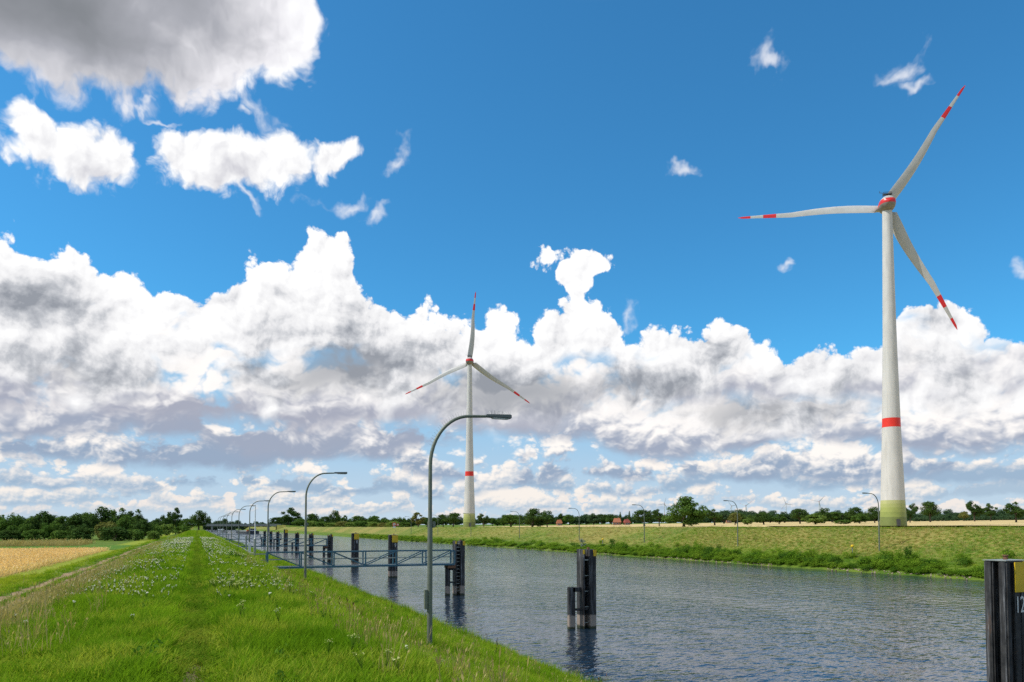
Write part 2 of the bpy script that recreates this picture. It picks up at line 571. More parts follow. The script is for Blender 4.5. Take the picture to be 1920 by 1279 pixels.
def ground_z(x, y=0.0):
    for (x0, z0), (x1, z1) in zip(PROFILE, PROFILE[1:]):
        if x <= x1:
            t = (x - x0) / (x1 - x0)
            z = z0 + (z1 - z0) * t
            break
    else:
        z = PROFILE[-1][1]
    if -12 < x < 12.5 or 82 < x < 103:
        z += 0.05 * math.sin(x * 1.7 + y * 0.31) * math.sin(y * 0.83 + x * 0.4) + 0.04 * math.sin(y * 0.21 + x * 0.13)
    return z

def stations(lo, hi, marks, step_of):
    xs, x = [lo], lo
    while x < hi:
        x += step_of(x)
        xs.append(min(x, hi))
    return sorted(set([round(v, 3) for v in xs] + [m for m in marks if lo <= m <= hi]))

def sheet(name, xs, ys, mat, dz=0.0, jitter=0.0, seed=1):
    rnd = random.Random(seed)
    verts, faces = [], []
    for y in ys:
        for i, x in enumerate(xs):
            xx = x + (rnd.uniform(-jitter, jitter) if jitter and i in (0, len(xs) - 1) else 0.0)
            verts.append((xx, y, ground_z(xx, y) + dz))
    n = len(xs)
    for j in range(len(ys) - 1):
        for i in range(n - 1):
            a = j * n + i
            faces.append((a, a + 1, a + n + 1, a + n))
    me = poly_mesh(name, verts, faces, mat)
    me.polygons.foreach_set('use_smooth', [True] * len(me.polygons))
    return obj(name, me)

# ---- materials of the ground
def grass_zones(b, p, c):
    """dry, straw coloured belts: left shoulder of the dyke, the slope above the water, the far bank"""
    x, y, z = b.sep(p)
    w = b.noise(p, 0.5, 3.0, 0.6)
    xx = x + (w - 0.5) * 3.0
    f1 = b.step(xx, -8.0, -6.4) * b.step(xx, -4.8, -3.2, 1.0, 0.0) * 0.7
    f2 = b.step(xx, 3.0, 4.2) * b.step(xx, 5.6, 7.6, 1.0, 0.0) * 0.30 * b.step(y, 16.0, 50.0)
    n = b.noise(p, 2.2, 4.0, 0.65)
    n3 = b.noise(b.vmath('MULTIPLY', p, (0.05, 0.035, 0.05)), 1.0, 3.0, 0.6)
    f3 = b.step(xx, 85.0, 88.5) * b.step(xx, 97.8, 99.5, 1.0, 0.0) * b.step(n3 * 0.7 + (n - 0.5) * 1.1 + 0.15, 0.34, 0.66) * 0.80
    c = b.mix((f1 + f2) * b.step(n, 0.35, 0.6), c, (0.32, 0.27, 0.075, 1))
    c = b.mix(f3, c, (0.34, 0.265, 0.085, 1))
    sunlit_verge = b.step(xx, -17.0, -15.0) * b.step(xx, -12.4, -10.4, 1.0, 0.0) * 0.55  # sunlit patch on the left verge, painted into the grass colour
    c = b.mix(sunlit_verge, c, (0.36, 0.40, 0.035, 1))
    tread = b.step(b.math('ABSOLUTE', x + (w - 0.5) * 0.25), 0.08, 0.30, 0.30, 0.0)
    return b.mix(tread, c, (0.055, 0.085, 0.014, 1))

def mat_ground():
    m, b, o = new_mat('grassland')
    p = pos(b)
    n = b.noise(p, 0.3, 5.0, 0.65)
    c = b.mix(b.step(n, 0.35, 0.65), (0.070, 0.135, 0.014, 1), (0.140, 0.200, 0.026, 1))
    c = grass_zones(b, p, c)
    f = b.noise(p, 9.0, 4.0, 0.7)
    c = b.mix(b.step(f, 0.35, 0.7) * 0.5, c, b.vmath('MULTIPLY', c, (0.5, 0.5, 0.5)))
    principled(b, o, c, 0.9, spec=0.1, bump=f + b.noise(p, 2.0, 4.0, 0.7) * 2.0, bdist=0.06, bstr=0.5)
    return m

def mat_field(name, c1, c2, scale=0.6, bd=0.1, fine=14.0):
    m, b, o = new_mat(name)
    p = pos(b)
    n = b.noise(p, scale, 5.0, 0.65)
    f = b.noise(b.vmath('MULTIPLY', p, (1.0, 0.35, 1.0)), fine, 3.0, 0.7)
    c = b.mix(b.step(n, 0.3, 0.7) * 0.6 + f * 0.4, tuple(c1) + (1,), tuple(c2) + (1,))
    principled(b, o, c, 0.9, spec=0.1, bump=n + f * 0.5, bdist=bd, bstr=0.7)
    return m

def mat_water():
    m, b, o = new_mat('canal_water')
    p = pos(b)
    pw = b.vmath('ADD', p, b.vmath('SCALE', b.vmath('SUBTRACT', b.noise(p, 0.35, 2.0, 0.5, col=True), (0.5, 0.5, 0.5)), 0.7))
    rot = b.node('ShaderNodeVectorRotate', rotation_type='Z_AXIS')
    rot.inputs['Angle'].default_value = R(-24)
    b.put(rot.inputs['Vector'], pw)
    q = V(b, rot.outputs[0])
    w1 = b.noise(b.vmath('MULTIPLY', q, (0.8, 1.25, 1.0)), 1.05, 1.0, 0.5)
    w2 = b.noise(b.vmath('MULTIPLY', q, (0.8, 1.6, 1.0)), 2.8, 2.0, 0.55)
    gust = b.noise(b.vmath('MULTIPLY', p, (1.0, 0.45, 1.0)), 0.07, 3.0, 0.6)
    amp = b.step(gust, 0.34, 0.62, 0.62, 1.12)
    h = (w1 * 0.128 + w2 * 0.052) * amp
    bp = b.node('ShaderNodeBump')
    bp.inputs['Strength'].default_value = 1.0
    bp.inputs['Distance'].default_value = 1.0
    b.put(bp.inputs['Height'], h)
    pr = b.node('ShaderNodeBsdfPrincipled')
    pr.inputs['Base Color'].default_value = (0.010, 0.022, 0.038, 1)
    pr.inputs['Roughness'].default_value = 0.06
    pr.inputs['IOR'].default_value = 1.333
    b.t.links.new(bp.outputs[0], pr.inputs['Normal'])
    b.t.links.new(pr.outputs[0], o.inputs[0])
    return m

M = {}
M['ground'] = mat_ground()
M['wheat'] = mat_field('ripe_wheat', (0.58, 0.41, 0.17), (0.74, 0.55, 0.26), 0.25, 0.15)
M['stubble'] = mat_field('stubble', (0.46, 0.34, 0.14), (0.60, 0.47, 0.23), 0.06, 0.1, 3.0)
M['crop'] = mat_field('green_crop', (0.055, 0.13, 0.012), (0.10, 0.20, 0.02), 0.2, 0.15)
M['dirt'] = mat_field('dry_earth', (0.22, 0.15, 0.08), (0.36, 0.26, 0.15), 0.8, 0.05, 20.0)
M['path'] = mat_field('trodden_earth', (0.13, 0.095, 0.055), (0.22, 0.165, 0.10), 1.5, 0.03, 25.0)
M['water'] = mat_water()

# ------------------------------------------------------------------ the large structure
XM = [p[0] for p in PROFILE]
xs = stations(-9000, 9000, XM, lambda x: 0.45 if -12 < x < 14 else (0.9 if 80 <= x < 104 else (3 if -60 < x < 120 else max(8, abs(x) * 0.12))))
ys = stations(-150, 12000, [], lambda y: 4 if y < 0 else (0.7 if y < 60 else (2.0 if y < 150 else max(3.0, y * 0.03))))
tag(sheet('ground', xs, ys, M['ground']), kind='structure')
wy = stations(-150, 6000, [], lambda y: max(10, y * 0.1))
wm = poly_mesh('canal_water', [(x, y, 0.0) for y in wy for x in (11.5, 40.0, 82.5)],
               [(j * 3 + i, j * 3 + i + 1, j * 3 + i + 4, j * 3 + i + 3) for j in range(len(wy) - 1) for i in range(2)], M['water'])
tag(obj('canal_water', wm), kind='structure')

fx = stations(-200, -14.5, [], lambda x: 4)
fy = [18 + 3 * k for k in range(42)]
tag(sheet('wheat_field', fx, fy, M['wheat'], 0.05, 0.15, 2), kind='structure')
tag(sheet('meadow_strip', stations(-220, -12, [], lambda x: 5), [145.5 + 6 * k for k in range(7)], M['crop'], 0.03, 0.5, 3), kind='structure')
yy = stations(4, 220, [], lambda y: 0.8 if y < 60 else 2.5)
for nm, x0, x1, sd in (('wheel_track', -10.0, -9.3, 4), ('wheel_track', -8.75, -7.95, 5)):
    tag(sheet(nm, [x0, (x0 + x1) / 2, x1], yy, M['dirt'], 0.02, 0.16, sd), kind='structure')
tag(sheet('footpath', [-0.12, -0.04, 0.04, 0.12], stations(5.5, 10.0, [], lambda y: 0.12), M['path'], 0.012, 0.06, 6), kind='structure')
gx = stations(112, 1400, [], lambda x: 14)
tag(sheet('stubble_field', gx, stations(-150, 560, [], lambda y: 14), M['stubble'], 0.06, 2.0, 7), kind='structure')
tag(sheet('crop_strip', stations(104, 118, [], lambda x: 2), stations(48, 118, [], lambda y: 4), M['crop'], 0.45, 0.6, 8), kind='structure')
tag(sheet('far_meadow', stations(520, 900, [], lambda x: 20), stations(-150, 900, [], lambda y: 20), M['crop'], 0.10, 6.0, 9), kind='structure')

# ------------------------------------------------------------------ wind turbines
def mat_tower():
    m, b, o = new_mat('turbine_tower_paint')
    p = objco(b)
    x, y, z = b.sep(p)
    n = b.noise(b.vmath('MULTIPLY', p, (1.0, 1.0, 0.25)), 0.8, 4.0, 0.6)
    ring = b.math('FRACT', z / 3.8)
    seam = b.step(b.math('ABSOLUTE', ring - 0.5), 0.485, 0.5)
    c = b.mix(b.step(n, 0.3, 0.7), (0.50, 0.492, 0.472, 1), (0.56, 0.552, 0.530, 1))
    run = b.noise(b.vmath('MULTIPLY', p, (1.6, 1.6, 0.06)), 1.0, 4.0, 0.6)
    c = b.mix(b.step(run, 0.5, 0.72) * 0.35, c, (0.36, 0.34, 0.30, 1))
    c = b.mix(seam * 0.4, c, (0.36, 0.35, 0.33, 1))
    principled(b, o, c, 0.55, spec=0.35)
    return m

M['tower'] = mat_tower()
M['blade'] = paint('turbine_blade_coat', (0.47, 0.465, 0.445), 0.4, var=0.06, scale=0.5, streak=0.15, dirt=(0.35, 0.34, 0.31))
M['red'] = paint('signal_red', (0.62, 0.020, 0.022), 0.4, var=0.08, scale=0.6)
M['redtower'] = paint('signal_red_tower', (0.66, 0.030, 0.016), 0.45, var=0.06, scale=0.6)
M['nacelle'] = paint('nacelle_grey', (0.42, 0.40, 0.38), 0.45, var=0.1, scale=0.8)
M['nacelle_shade'] = paint('nacelle_shaded_grey', (0.20, 0.185, 0.17), 0.45, var=0.15, scale=0.8)  # shade on the nacelle's underside, put into the lower shell's colour
M['dark'] = paint('dark_metal', (0.05, 0.052, 0.055), 0.5)
GREENS = [(0.150, 0.185, 0.050), (0.235, 0.280, 0.072), (0.285, 0.325, 0.090), (0.335, 0.365, 0.125), (0.390, 0.405, 0.175)]
for k, g in enumerate(GREENS):
    M['green%d' % k] = paint('tower_green_%d' % k, g, 0.5, var=0.06, scale=0.5)

HUB = 104.0
def tower_r(z):
    pts = [(0, 3.95), (8.3, 3.55), (32, 2.72), (60, 2.05), (85, 1.68), (102.0, 1.45)]
    for (a, ra), (c, rc) in zip(pts, pts[1:]):
        if z <= c:
            return ra + (rc - ra) * (z - a) / (c - a)
    return pts[-1][1]

def tower_piece(z0, z1, d=0.0):
    bm = bmesh.new()
    n = max(1, int((z1 - z0) / 4))
    lathe(bm, [(tower_r(z0 + (z1 - z0) * k / n) + d, z0 + (z1 - z0) * k / n) for k in range(n + 1)], 40)
    return bm

def blade_piece(r0, r1):
    """blade along +Z, chord along X, facing +Y; a span of it between two radii"""
    L = 46.0
    def sec(r):
        t = r / L
        if r < 2.6:
            chord, thick, tw = 2.3, 1.9, 40
        else:
            k = (r - 2.6) / (L - 2.6)
            chord = 3.45 * (1 - k) ** 1.12 * (0.90 + 0.10 * min(1, k * 8)) + 0.62
            if k > 0.965:
                chord *= max(0.22, 1 - ((k - 0.965) / 0.035) ** 2 * 0.8)
            thick = chord * (0.42 * (1 - k) ** 3 + 0.13)
            tw = 34 * (1 - k) ** 2.2 + 6
        sw = 0.9 * math.sin(min(1, t * 1.6) * math.pi) + 0.6 * t      # the gentle sweep of the leading edge
        out = []
        for i in range(14):
            a = i / 14 * 2 * math.pi
            x = 0.5 * math.cos(a)
            th = 0.5 * math.sin(a) * (1.0 if r < 2.6 else (0.62 + 0.38 * math.cos(a)) * 1.25)
            X, Y = (x - 0.16 * (0 if r < 2.6 else 1)) * chord, th * thick
            c, s = math.cos(R(tw)), math.sin(R(tw))
            out.append((X * c - Y * s + sw - 0.3, X * s + Y * c + 0.9 * t * t * 2.0, r))
        return out
    bm = bmesh.new()
    n = max(2, int((r1 - r0) / 1.1))
    rings = [[bm.verts.new(v) for v in sec(r0 + (r1 - r0) * k / n)] for k in range(n + 1)]
    for a, c in zip(rings, rings[1:]):
        for k in range(14):
            bm.faces.new((a[k], a[(k + 1) % 14], c[(k + 1) % 14], c[k]))
    bm.faces.new(rings[0][::-1]); bm.faces.new(rings[-1])
    return bm

def make_turbine(label, group):
    root = thing('wind_turbine', label, 'wind turbine', group=group)
    part('tower', tower_piece(8.3, 31.6), M['tower'], root, True)
    zs = [-1.5, 3.0, 4.6, 6.0, 7.2, 8.3]
    for k in range(5):
        part('green_ring', tower_piece(zs[k], zs[k + 1]), M['green%d' % k], root, True)
    part('red_ring', tower_piece(31.6, 34.5), M['redtower'], root, True)
    part('tower', tower_piece(34.5, 102.6), M['tower'], root, True)
    d = bmesh.new()
    box(d, (0.6, -3.93, 1.2), (1.1, 0.25, 2.2))
    part('door', d, M['dark'], root)
    # nacelle: an egg whose small end carries the rotor; +Y is the wind side
    def egg(y0, y1):
        bm = bmesh.new()
        pts = []
        for k in range(9):
            y = y0 + (y1 - y0) * k / 8
            u = (y + 3.6) / 8.6
            r = 2.5 * math.sqrt(max(0.0, 1 - (2 * u ** 0.8 - 1) ** 2)) if 0 < u < 1 else 0.02
            pts.append((max(0.02, r), y))
        lathe(bm, pts, 28)
        bmesh.ops.rotate(bm, verts=bm.verts, cent=(0, 0, 0), matrix=Matrix.Rotation(-math.pi / 2, 3, 'X'))
        return bm
    head = obj('nacelle', None, root, (0, 0, HUB))
    def belt(z0, z1):
        bm = egg(-3.6, 2.3)
        for z, n in ((z0, (0, 0, -1)), (z1, (0, 0, 1))):
            bmesh.ops.bisect_plane(bm, geom=bm.verts[:] + bm.edges[:] + bm.faces[:], plane_co=(0, 0, z), plane_no=n, clear_outer=True)
        return bm
    part('upper_shell', belt(1.05, 3.5), M['nacelle'], head, True)
    part('red_band', belt(-0.4, 1.05), M['red'], head, True)
    part('lower_shell', belt(-3.5, -0.4), M['nacelle_shade'], head, True)
    hub = part('hub', egg(2.3, 4.95), M['blade'], root, True, loc=(0, 0, HUB))
    nk = bmesh.new()
    lathe(nk, [(1.45, 102.3), (1.75, 102.75), (1.6, 103.2)], 28)
    part('yaw_ring', nk, M['nacelle'], root, True)
    mst = bmesh.new()
    box(mst, (0, -0.6, 3.05), (2.6, 1.3, 0.12))
    for x in (-1.25, 1.25):
        for y in (-1.2, 0.0):
            bar(mst, (x, y, 2.1), (x, y, 3.7), 0.09)
    for z in (3.4, 3.7):
        bar(mst, (-1.3, -1.2, z), (1.3, -1.2, z), 0.08)
        bar(mst, (-1.3, 0.0, z), (1.3, 0.0, z), 0.08)
    bar(mst, (-1.25, -0.6, 3.6), (-2.3, -0.6, 3.9), 0.1)
    bar(mst, (-2.3, -0.6, 3.7), (-2.3, -0.6, 4.4), 0.1)
    part('weather_rack', mst, M['dark'], root, loc=(0, 0, HUB))
    spans = [('inner_blade', 1.2, 33.6, 'blade'), ('red_span', 33.6, 37.8, 'red'), ('white_span', 37.8, 41.9, 'blade'), ('red_tip', 41.9, 46.0, 'red')]
    for k in range(3):
        bl = obj('blade', None, root, (0, 3.0, HUB), (0, R(120 * k), 0))
        for nm, a, c, mt in spans:
            part(nm, blade_piece(a, c), M[mt], bl, True)
    return root

def pose_turbine(t, loc, face, phase, size=1.0):
    t.location = loc
    t.rotation_euler = (0, 0, face)
    t.scale = (size,) * 3
    bl = [c for c in t.children if c.name.startswith('blade')]
    for k, c in enumerate(bl):
        c.rotation_euler = (0, R(phase + 120 * k), 0)
    return t

def facing(p, extra=0.0):
    """turn the rotor away from the camera (we look at the back of it)"""
    return math.atan2(p.y, p.x) - math.pi / 2 + R(extra)

TUR = make_turbine('large white wind turbine with red blade tips on the right beyond the canal', 'wind turbines')
p1 = at_d(1674.5, 241.0); p1.z = 6.1
pose_turbine(TUR, p1, facing(p1, 13), 32.5, 1.014)
t2 = copy_tree(TUR)
t2['label'] = 'mid-distance white wind turbine with upright blade behind the nearest street lamp'
p2 = at_d(880.0, 466.0); p2.z = 6.0
pose_turbine(t2, p2, facing(p2, -4), 4.0)
for px, py, sz, ph, ex, lab in ((1246, 945, 13, 20, 30, 'far pale wind turbine half hidden behind the big round tree'),
                            (1372, 949, 13, -38, 35, 'far pale wind turbine just left of a far-bank lamp post'),
                            (1398.5, 948.5, 14, 52, -20, 'far pale wind turbine just right of a far-bank lamp post'),
                            (1474, 945, 14, -22, 20, 'far pale wind turbine on the horizon between two groups of oaks'),
                            (1536, 941, 16, 44, 10, 'far pale wind turbine left of the large turbine, highest above the trees')):
    d = 4200.0
    p = at_d(px, d); s = sz / FPX * d / 46.0
    t = copy_tree(TUR)
    t['label'] = lab
    p.z = EYE + (988 - py) / FPX * d - HUB * s
    pose_turbine(t, p, facing(p, ex), ph, s)

# ------------------------------------------------------------------ things in and along the canal
M['steel_green'] = paint('lamp_post_grey_green', (0.150, 0.170, 0.130), 0.5, metal=0.2, var=0.12, scale=3.0, streak=0.35, dirt=(0.10, 0.10, 0.08))
M['lamphead'] = paint('lamp_head_grey', (0.115, 0.135, 0.130), 0.45, var=0.1, scale=4.0)
M['lens'] = paint('lamp_lens', (0.45, 0.46, 0.44), 0.2, var=0.05)
M['blue'] = paint('gangway_blue', (0.042, 0.128, 0.180), 0.5, var=0.2, scale=2.0, streak=0.5, dirt=(0.13, 0.12, 0.09))
M['galv'] = paint('galvanised_rail', (0.30, 0.32, 0.29), 0.5, metal=0.4, var=0.15, scale=3.0)
M['yellow'] = paint('signal_yellow', (0.70, 0.46, 0.015), 0.5, var=0.12, scale=2.0, streak=0.35, dirt=(0.30, 0.22, 0.06))
M['digit'] = paint('number_white', (0.62, 0.62, 0.58), 0.6, var=0.1, scale=8.0)
M['rust'] = paint('rusty_steel', (0.17, 0.085, 0.045), 0.8, var=0.3, scale=6.0)
M['white'] = paint('white_paint', (0.72, 0.72, 0.70), 0.5, var=0.06)
M['concrete'] = paint('concrete', (0.33, 0.31, 0.28), 0.85, var=0.15, scale=0.6, streak=0.3)
M['wood'] = paint('weathered_wood', (0.16, 0.13, 0.10), 0.8, var=0.25, scale=4.0)

def mat_pile():
    """black tarred steel with pale scuffs, washed pale near the water"""
    m, b, o = new_mat('tarred_sheet_pile')
    p = pos(b)
    x, y, z = b.sep(p)
    s = b.noise(b.vmath('MULTIPLY', p, (7.0, 7.0, 0.35)), 1.0, 5.0, 0.7)
    n = b.noise(p, 2.5, 5.0, 0.65)
    c = b.mix(b.step(n, 0.3, 0.75), (0.014, 0.014, 0.015, 1), (0.048, 0.046, 0.045, 1))
    c = b.mix(b.step(s, 0.48, 0.66) * 0.75, c, (0.17, 0.175, 0.185, 1))
    c = b.mix(b.step(s + n * 0.6, 0.93, 1.02) * 0.7, c, (0.38, 0.38, 0.38, 1))
    ru = b.noise(b.vmath('MULTIPLY', p, (3.0, 3.0, 0.7)), 1.0, 5.0, 0.7)
    c = b.mix(b.step(ru, 0.58, 0.70) * 0.6, c, (0.085, 0.045, 0.025, 1))
    w = z + (n - 0.5) * 0.35
    c = b.mix(b.step(w, 0.72, 0.84, 1.0, 0.0), c, b.mix(n, (0.24, 0.19, 0.155, 1), (0.36, 0.30, 0.25, 1)))
    c = b.mix(b.step(w, 0.10, 0.22, 1.0, 0.0), c, (0.05, 0.055, 0.03, 1))
    principled(b, o, c, 0.6, spec=0.3, bump=n + s, bdist=0.01, bstr=0.6)
    return m
M['pile'] = mat_pile()

def text_part(txt, size, parent, loc, rot, mat):
    cu = bpy.data.curves.new('number', 'FONT')
    cu.body = txt
    cu.size = size
    cu.extrude = 0.003
    cu.align_x, cu.align_y = 'CENTER', 'CENTER'
    cu.materials.append(mat)
    tmp = bpy.data.objects.new('number', cu)
    COL.objects.link(tmp)
    dg = bpy.context.evaluated_depsgraph_get()
    me = bpy.data.meshes.new_from_object(tmp.evaluated_get(dg))
    bpy.data.objects.remove(tmp)
    me.materials.clear(); me.materials.append(mat)
    return obj('number', me, parent, loc, rot, (0.62, 1.0, 1.0))

ROWX = 21.4
def bollard(px, number, label, top=5.05):
    """numbered mooring pile: a box of two U profiles, yellow head plate towards us"""
    p = at_X(px, ROWX)
    r = thing('mooring_bollard', label, 'bollard', p, group='mooring piles along the canal')
    W, L = 1.02, 0.66
    def profile(y0, y1):
        bm = bmesh.new()
        box(bm, (-W / 2 + 0.10, (y0 + y1) / 2, top / 2 - 1), (0.20, y1 - y0, top + 2.0))
        bmesh.ops.bevel(bm, geom=bm.edges[:], offset=0.04, segments=2, affect='EDGES')
        return bm
    part('flange', profile(-L / 2, -L / 2 + 0.24), M['pile'], r)
    part('flange', profile(L / 2 - 0.26, L / 2), M['pile'], r)
    bm = bmesh.new()
    box(bm, (0.02, 0, top / 2 - 1 - 0.01), (W - 0.44, L - 0.14, top + 1.98))
    part('core', bm, M['pile'], r)
    bm = bmesh.new()
    for x in (-0.08, 0.20):
        box(bm, (x, -L / 2 + 0.02, top / 2 - 1 - 0.02), (0.22, 0.10, top + 1.9))
    box(bm, (W / 2 - 0.12, 0, top / 2 - 1 - 0.02), (0.22, L - 0.04, top + 1.9))
    bmesh.ops.bevel(bm, geom=bm.edges[:], offset=0.02, segments=1, affect='EDGES')
    part('front_sheet', bm, M['pile'], r)
    bm = bmesh.new()
    box(bm, (0.0, 0, top - 0.005), (W + 0.015, L + 0.015, 0.025))
    part('cap_plate', bm, M['galv'], r)
    bm = bmesh.new()
    box(bm, (0.15, -L / 2 - 0.045, top - 0.47), (0.72, 0.03, 0.84))
    box(bm, (W / 2 + 0.006, 0.0, top - 0.47), (0.02, L * 0.9, 0.84))
    part('yellow_plate', bm, M['yellow'], r)
    bm = bmesh.new()
    rod(bm, (0.12, 0.1, top), (0.12, 0.1, top + 0.11), 0.06, 0.06, 12)
    rod(bm, (0.12, 0.1, top + 0.11), (0.12, 0.1, top + 0.14), 0.085, 0.085, 12)
    part('mooring_bitt', bm, M['rust'], r)
    if number:
        text_part(number, 0.66, r, (-0.02 if len(number) > 1 else 0.2, -L / 2 - 0.05, top - 1.26), (R(90), 0, 0), M['digit'])
    return r

def ladder_dolphin(px, label, top=4.65, ladder=True, low=True, yel=True):
    """two tall piles with rungs between them and a low pile on the land side, tied by beams"""
    p = at_X(px, ROWX)
    r = thing('mooring_dolphin', label, 'dolphin', p, group='mooring piles along the canal')
    def pile(x0, x1, y0, y1, z):
        bm = bmesh.new()
        box(bm, ((x0 + x1) / 2, (y0 + y1) / 2, z / 2 - 1), (x1 - x0, y1 - y0, z + 2.0))
        bmesh.ops.bevel(bm, geom=bm.edges[:], offset=0.03, segments=2, affect='EDGES')
        return bm
    part('tall_pile', pile(0.02, 0.46, -0.40, 0.45, top), M['pile'], r)
    part('tall_pile', pile(-0.42, -0.30, -0.38, 0.45, top + 0.02), M['pile'], r)
    bm = bmesh.new()
    box(bm, (-0.14, 0.28, top / 2 - 1 - 0.1), (0.34, 0.2, top + 1.9))
    part('back_sheet', bm, M['pile'], r)
    if ladder:
        z = 0.35
        while z < top - 0.1:
            bm = bmesh.new()
            rod(bm, (-0.31, -0.22, z), (0.03, -0.22, z), 0.028 if z < top - 0.9 else 0.045, seg=6)
            part('rung', bm, M['galv'], r)
            z += 0.32 if ladder == 'close' else 0.92
    if low:
        part('low_pile', pile(-1.22, -0.82, -0.18, 0.14, 2.45), M['pile'], r)
        bm = bmesh.new()
        box(bm, (-0.62, -0.06, 2.30), (0.7, 0.24, 0.26))
        part('tie_beam', bm, M['pile'], r)
        bm = bmesh.new()
        rod(bm, (-0.84, -0.1, 1.12), (0.04, -0.1, 1.12), 0.07, seg=8)
        part('brace', bm, M['pile'], r)
    if yel:
        bm = bmesh.new()
        box(bm, (0.36, -0.415, top - 0.20), (0.20, 0.03, 0.38))
        part('yellow_mark', bm, M['yellow'], r)
        bm = bmesh.new()
        box(bm, (-0.36, -0.395, top - 0.14), (0.12, 0.03, 0.24))
        part('yellow_mark', bm, M['yellow'], r)
    bm = bmesh.new()
    rod(bm, (0.2, 0.1, top), (0.2, 0.1, top + 0.13), 0.09, seg=10)
    part('mooring_bitt', bm, M['rust'], r)
    return r

bollard(1885, '12', 'large black mooring bollard numbered 12 with yellow top at the right edge')
ladder_dolphin(1099, 'black mooring dolphin with wide rungs standing alone in open water')
ladder_dolphin(860, 'black mooring dolphin with close ladder at the end of the nearest blue gangway', ladder='close', top=4.75)
bollard(737, '9', 'black and yellow mooring bollard numbered 9 near the middle of the nearest gangway')
bollard(666, '8', 'yellow topped mooring bollard numbered 8, left neighbour of the one numbered 9')
ladder_dolphin(619, 'black mooring dolphin with close ladder at the end of the second blue gangway', ladder='close')
ladder_dolphin(583.5, 'black mooring dolphin with low side pile, first behind the second gangway end', ladder=None)
ladder_dolphin(557, 'black mooring dolphin with low side pile, second behind the second gangway end', ladder=None)
bollard(536, None, 'farthest yellow topped mooring bollard, seen through the second gangway', 5.3)
ladder_dolphin(521, 'far black mooring dolphin just left of the farthest yellow topped bollard', ladder=None)
ladder_dolphin(508, 'far thin black mooring dolphin, second left of the farthest yellow topped bollard', ladder=None, low=False)
ladder_dolphin(496.5, 'far thin black mooring dolphin, third left of the farthest yellow topped bollard', ladder=None)

def gangway(y, x0, x1, z, label, bays=6):
    """blue truss footbridge across from the bank to a dolphin"""
    r = thing('gangway', label, 'footbridge', (x0, y, z), group='blue gangways')
    L, Hh, W = x1 - x0, 1.22, 1.1
    for s in (-1, 1):
        yy = s * W / 2
        for nm, zz, w in (('bottom_chord', 0.0, 0.16), ('top_chord', Hh, 0.09)):
            bm = bmesh.new()
            bar(bm, (0, yy, zz), (L, yy, zz), w, w)
            part(nm, bm, M['blue'], r)
        bm = bmesh.new()
        bar(bm, (0.1, yy * 0.9, Hh * 0.52), (L - 0.1, yy * 0.9, Hh * 0.52), 0.05)
        part('knee_rail', bm, M['galv'], r)
        for k in range(bays + 1):
            bm = bmesh.new()
            bar(bm, (L * k / bays, yy, 0.07), (L * k / bays, yy, Hh - 0.04), 0.10 if k % bays else 0.13)
            part('upright', bm, M['blue'], r)
        for k in range(bays):
            a, c = L * k / bays, L * (k + 1) / bays
            bm = bmesh.new()
            if k < bays / 2:
                bar(bm, (a + 0.05, yy, Hh - 0.05), (c - 0.05, yy, 0.08), 0.075)
            else:
                bar(bm, (a + 0.05, yy, 0.08), (c - 0.05, yy, Hh - 0.05), 0.075)
            part('diagonal', bm, M['blue'], r)
    bm = bmesh.new()
    box(bm, (L / 2, 0, 0.03), (L, W - 0.2, 0.05))
    part('deck', bm, M['galv'], r)
    bm = bmesh.new()
    box(bm, (L - 0.25, 0, -0.22), (0.7, W, 0.24))
    part('bearing', bm, M['rust'], r)
    # handrail of the steps down to it
    hr = bmesh.new()
    for s in (-1, 1):
        for zz in (0.45, 0.95):
            bar(hr, (-1.7, s * W / 2, zz + 0.15), (-0.08, s * W / 2, zz + 0.15), 0.05)
        bar(hr, (-1.68, s * W / 2, -0.2), (-1.68, s * W / 2, 1.12), 0.05)
    part('landing_rail', hr, M['galv'], r)
    return r

yb = at_X(860, ROWX).y
gangway(yb, 5.2, ROWX - 0.55, 2.72, 'nearest blue steel truss gangway from grassy bank to ladder dolphin')
gangway(at_X(619, ROWX).y, 5.0, ROWX - 0.55, 2.72, 'second blue steel truss gangway, right behind the nearest one')
gangway(at_X(531, ROWX).y, 5.0, ROWX - 0.55, 2.72, 'farthest blue steel truss gangway, small behind the second one')

